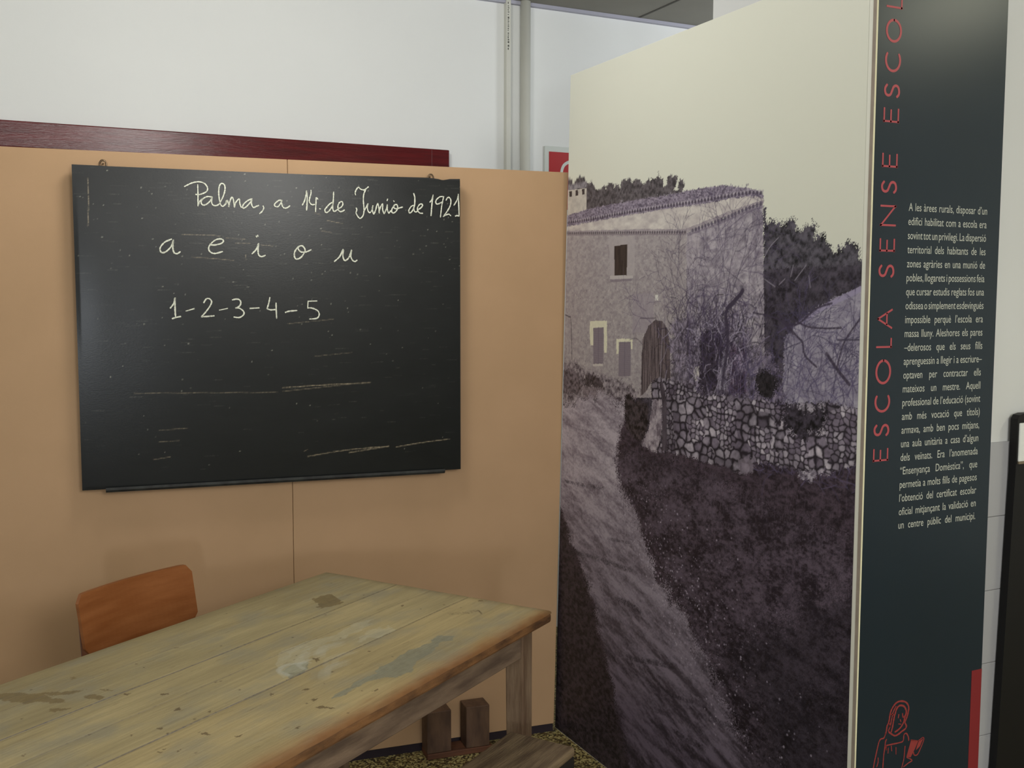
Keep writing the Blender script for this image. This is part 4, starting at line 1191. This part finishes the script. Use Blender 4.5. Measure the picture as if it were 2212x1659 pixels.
def top3(X, Y):
    xx, yy = X / 1000, Y / 1000
    d = np.minimum(np.minimum(-xx, xx + TL), np.minimum(yy + .001, TW - yy)).clip(0, .02)
    rnd = .008 * (1 - np.sqrt(np.clip(1 - (1 - d / .016).clip(0, 1) ** 2, 0, 1)))
    sm = sum(.0012 * a * np.exp(-((Y - sy) / 3.0) ** 2) for sy, a in seams)
    wv = .0016 * (fbm(X / 300, Y / 90, 95, 2) - .5)
    front = .004 * (fbm(X / 70, Y / 70, 96, 3) - .5) * np.clip(1 - yy / .03, 0, 1)
    return xx, yy - front, .77 - rnd - sm + wv


M_TOP = attr_mat('worn_table_wood', .55, .3, bump=.12, bscale=40, stretch=(.3, 4, 1))
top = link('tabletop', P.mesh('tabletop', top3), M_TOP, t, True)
M_RAIL = mat('dark_weathered_wood', (124, 104, 86), .7, .25, c2=(88, 72, 60), scale=7, stretch=(1, 6, 6), bump=.2, bscale=30)
M_LEGW = mat('weathered_leg_wood', (138, 116, 94), .7, .25, c2=(104, 82, 64), scale=6, stretch=(6, 6, 1), bump=.2, bscale=30)
bm = bmesh.new()
box(bm, -TL + .001, -.001, .001, TW - .002, .738, .7625, .006, 2)
obj('edge_board', bm, mat('orange_worn_edge', (128, 90, 56), .65, .3, c2=(78, 54, 36), scale=14, stretch=(1, 1, 3), bump=.2, bscale=40), top)['label'] = 'rubbed orange-brown edge'
bm = bmesh.new(); box(bm, -TL + .06, -.0705, .0515, .072, .652, .7375, .003, 1)
obj('apron', bm, M_RAIL, t)
bm = bmesh.new(); box(bm, -TL + .06, -.0705, TW - .072, TW - .0515, .652, .7375, .003, 1)
obj('apron', bm, M_RAIL, t)
for x in (-.046, -TL + .028):
    bm = bmesh.new(); box(bm, x, x + .02, .1, TW - .1, .652, .7375, .003, 1)
    obj('apron', bm, M_RAIL, t)
for x in (-.071, -TL + .02):
    for yb in (.047, TW - .101):
        bm = bmesh.new()
        vs = box(bm, x, x + .051, yb, yb + .054, 0, .7375, .004, 2)
        for v in vs:                              # slight taper towards the floor on the inner faces
            k = (1 - v.co.z / .7375) * .12
            cx_, cy_ = (x + (.051 if x > -1 else 0)), yb + (0 if yb < .3 else .054)
            v.co.x += (cx_ - v.co.x) * k
            v.co.y += (cy_ - v.co.y) * k
        obj('leg', bm, M_LEGW, t)

# ------------------------------------------------------------------ low bench in front of the table
t = thing('wooden_bench', 'low worn wooden bench beside the front corner of the table', 'bench', (1.2402, 2.3237, 0), A_TAB)
M_SEAT = mat('worn_bench_wood', (128, 110, 86), .6, .3, c2=(90, 74, 58), scale=7, stretch=(1, 8, 8), bump=.25, bscale=28)
bm = bmesh.new()
vs = box(bm, -1.45, -.150, -.145, .038, .470, .495, .008, 3)
obj('seat', bm, M_SEAT, t)
M_DK = mat('shaded_bench_wood', (44, 40, 36), .75, .2, c2=(32, 28, 26), scale=6, stretch=(1, 6, 6))  # rails and legs: bench wood with the side shade put into its colour
for y in (-.1435, .012):
    bm = bmesh.new(); box(bm, -1.445, -.1525, y, y + .018, .34, .471, .002, 1)
    obj('rail', bm, M_DK, t)
for x in (-.185, -1.44):
    bm = bmesh.new()
    prism(bm, [(-.125, 0), (-.08, 0), (-.056, .06), (-.032, 0), (.0115, 0), (.0115, .471), (-.125, .471)], x, x + .03, 'x')
    obj('leg', bm, M_DK, t)

# ------------------------------------------------------------------ chair behind the table
t = thing('wooden_chair', 'wooden chair with orange-brown plywood backrest tucked behind the table', 'chair', (1.2402, 2.3237, 0), A_TAB)
M_PLY = mat('varnished_plywood', (154, 96, 54), .42, .4, c2=(136, 80, 40), scale=4, stretch=(1.5, 1, 10), bump=.05, bscale=30)
M_CHAIR = mat('varnished_chair_frame', (120, 66, 26), .45, .4, c2=(96, 50, 20), scale=4, stretch=(8, 8, 1))


def rounded(x0, x1, z0, z1, r, n=6):
    pts = []
    for cx, cz, a in ((x1 - r, z1 - r, 0), (x0 + r, z1 - r, 90), (x0 + r, z0 + r, 180), (x1 - r, z0 + r, 270)):
        pts += [(cx + r * math.cos(math.radians(a + 90 * k / n)), cz + r * math.sin(math.radians(a + 90 * k / n))) for k in range(n + 1)]
    return pts


cx = -.520
bm = bmesh.new()
# backrest: gently curved sheet cut in columns so that it bends
W2, Z0, Z1, R0 = .182, .682, .842, .022
NX, NZ = 24, 8
fr, bk_ = [], []
for i in range(NX + 1):
    u_ = -W2 + 2 * W2 * i / NX
    dx = max(0, abs(u_) - (W2 - R0))
    cut = R0 - math.sqrt(max(R0 * R0 - dx * dx, 0)) if dx > 0 else 0
    colf, colb = [], []
    for k in range(NZ + 1):
        z = (Z0 + cut) + (Z1 - Z0 - 2 * cut) * k / NZ
        yb = .945 + .020 * (1 - (u_ / W2) ** 2) + .06 * (z - .76)
        xs_ = cx + u_ + .10 * (Z1 - z)
        colf.append(bm.verts.new((xs_, yb, z)))
        colb.append(bm.verts.new((xs_, yb + .011, z)))
    fr.append(colf); bk_.append(colb)
for i in range(NX):
    for k in range(NZ):
        bm.faces.new((fr[i][k], fr[i + 1][k], fr[i + 1][k + 1], fr[i][k + 1]))
        bm.faces.new((bk_[i][k], bk_[i][k + 1], bk_[i + 1][k + 1], bk_[i + 1][k]))
    bm.faces.new((fr[i][0], bk_[i][0], bk_[i + 1][0], fr[i + 1][0]))
    bm.faces.new((fr[i][NZ], fr[i + 1][NZ], bk_[i + 1][NZ], bk_[i][NZ]))
for i in (0, NX):
    for k in range(NZ):
        bm.faces.new((fr[i][k], fr[i][k + 1], bk_[i][k + 1], bk_[i][k]))
obj('backrest', bm, M_PLY, t)
bm = bmesh.new()
vs = box(bm, cx - .19, cx + .19, .56, .94, .425, .44, .005, 2)
obj('seat', bm, M_PLY, t)
for s in (-1, 1):
    bm = bmesh.new(); tube(bm, [(cx + s * .15, .9, 0), (cx + s * .15, .93, .42), (cx + s * .15, .962, .66), (cx + s * .15, .974, .80)], .012, 10)
    obj('leg', bm, M_CHAIR, t, True)['label'] = 'rear leg running up as backrest post'
    bm = bmesh.new(); tube(bm, [(cx + s * .16, .58, 0), (cx + s * .155, .60, .424)], .012, 10)
    obj('leg', bm, M_CHAIR, t, True)
bm = bmesh.new(); box(bm, cx - .16, cx + .16, .585, .605, .39, .424); box(bm, cx - .145, cx + .145, .918, .938, .39, .424)
obj('seat_frame', bm, M_CHAIR, t)

# ------------------------------------------------------------------ two blocks on a base by the partition
t = thing('wooden_bookend_stand', 'dark wooden base with two upright blocks on the floor against the tan panel', 'wooden stand', MDF0, A_MDF)
M_BLK = mat('dark_block_wood', (104, 80, 62), .65, .3, c2=(78, 58, 46), scale=9, stretch=(3, 3, 1), bump=.12, bscale=25)
bm = bmesh.new(); box(bm, -.497, -.262, -.080, -.003, 0, .020, .002, 1)
obj('base', bm, mat('reddish_base_wood', (104, 66, 46), .6, .3, c2=(80, 52, 38), scale=6, stretch=(1, 8, 8)), t)
for x0, x1 in ((-.4965, -.411), (-.357, -.2725)):
    bm = bmesh.new()
    box(bm, x0, x1, -.077, -.0045, .0202, .166, .003, 2)
    obj('block', bm, M_BLK, t)

# ------------------------------------------------------------------ dark case at the right edge
t = thing('hanging_panel', 'black panel with a white card near its top, cut by the right edge', 'display panel', (2.360, 1.872, 0))
M_BLACK = mat('black_panel', (14, 13, 14), .5, .3)
bm = bmesh.new()
prism(bm, [(-.030, .0), (.6, .0), (.6, 1.272), (.053, 1.272), (.035, 1.268), (.028, 1.258), (.027, 1.12), (0, .32)], 0, .022)
obj('board', bm, M_BLACK, t)
bm = bmesh.new(); box(bm, .033, .5, -.004, .002, 1.144, 1.247, .002, 1)
obj('card', bm, mat('white_card', (222, 224, 220), .6, .3), t)['label'] = 'white card'
bm = bmesh.new(); box(bm, .033, .5, -.0045, .002, 1.138, 1.1445)
obj('card_ledge', bm, mat('beige_ledge', (120, 108, 90), .6, .3), t)
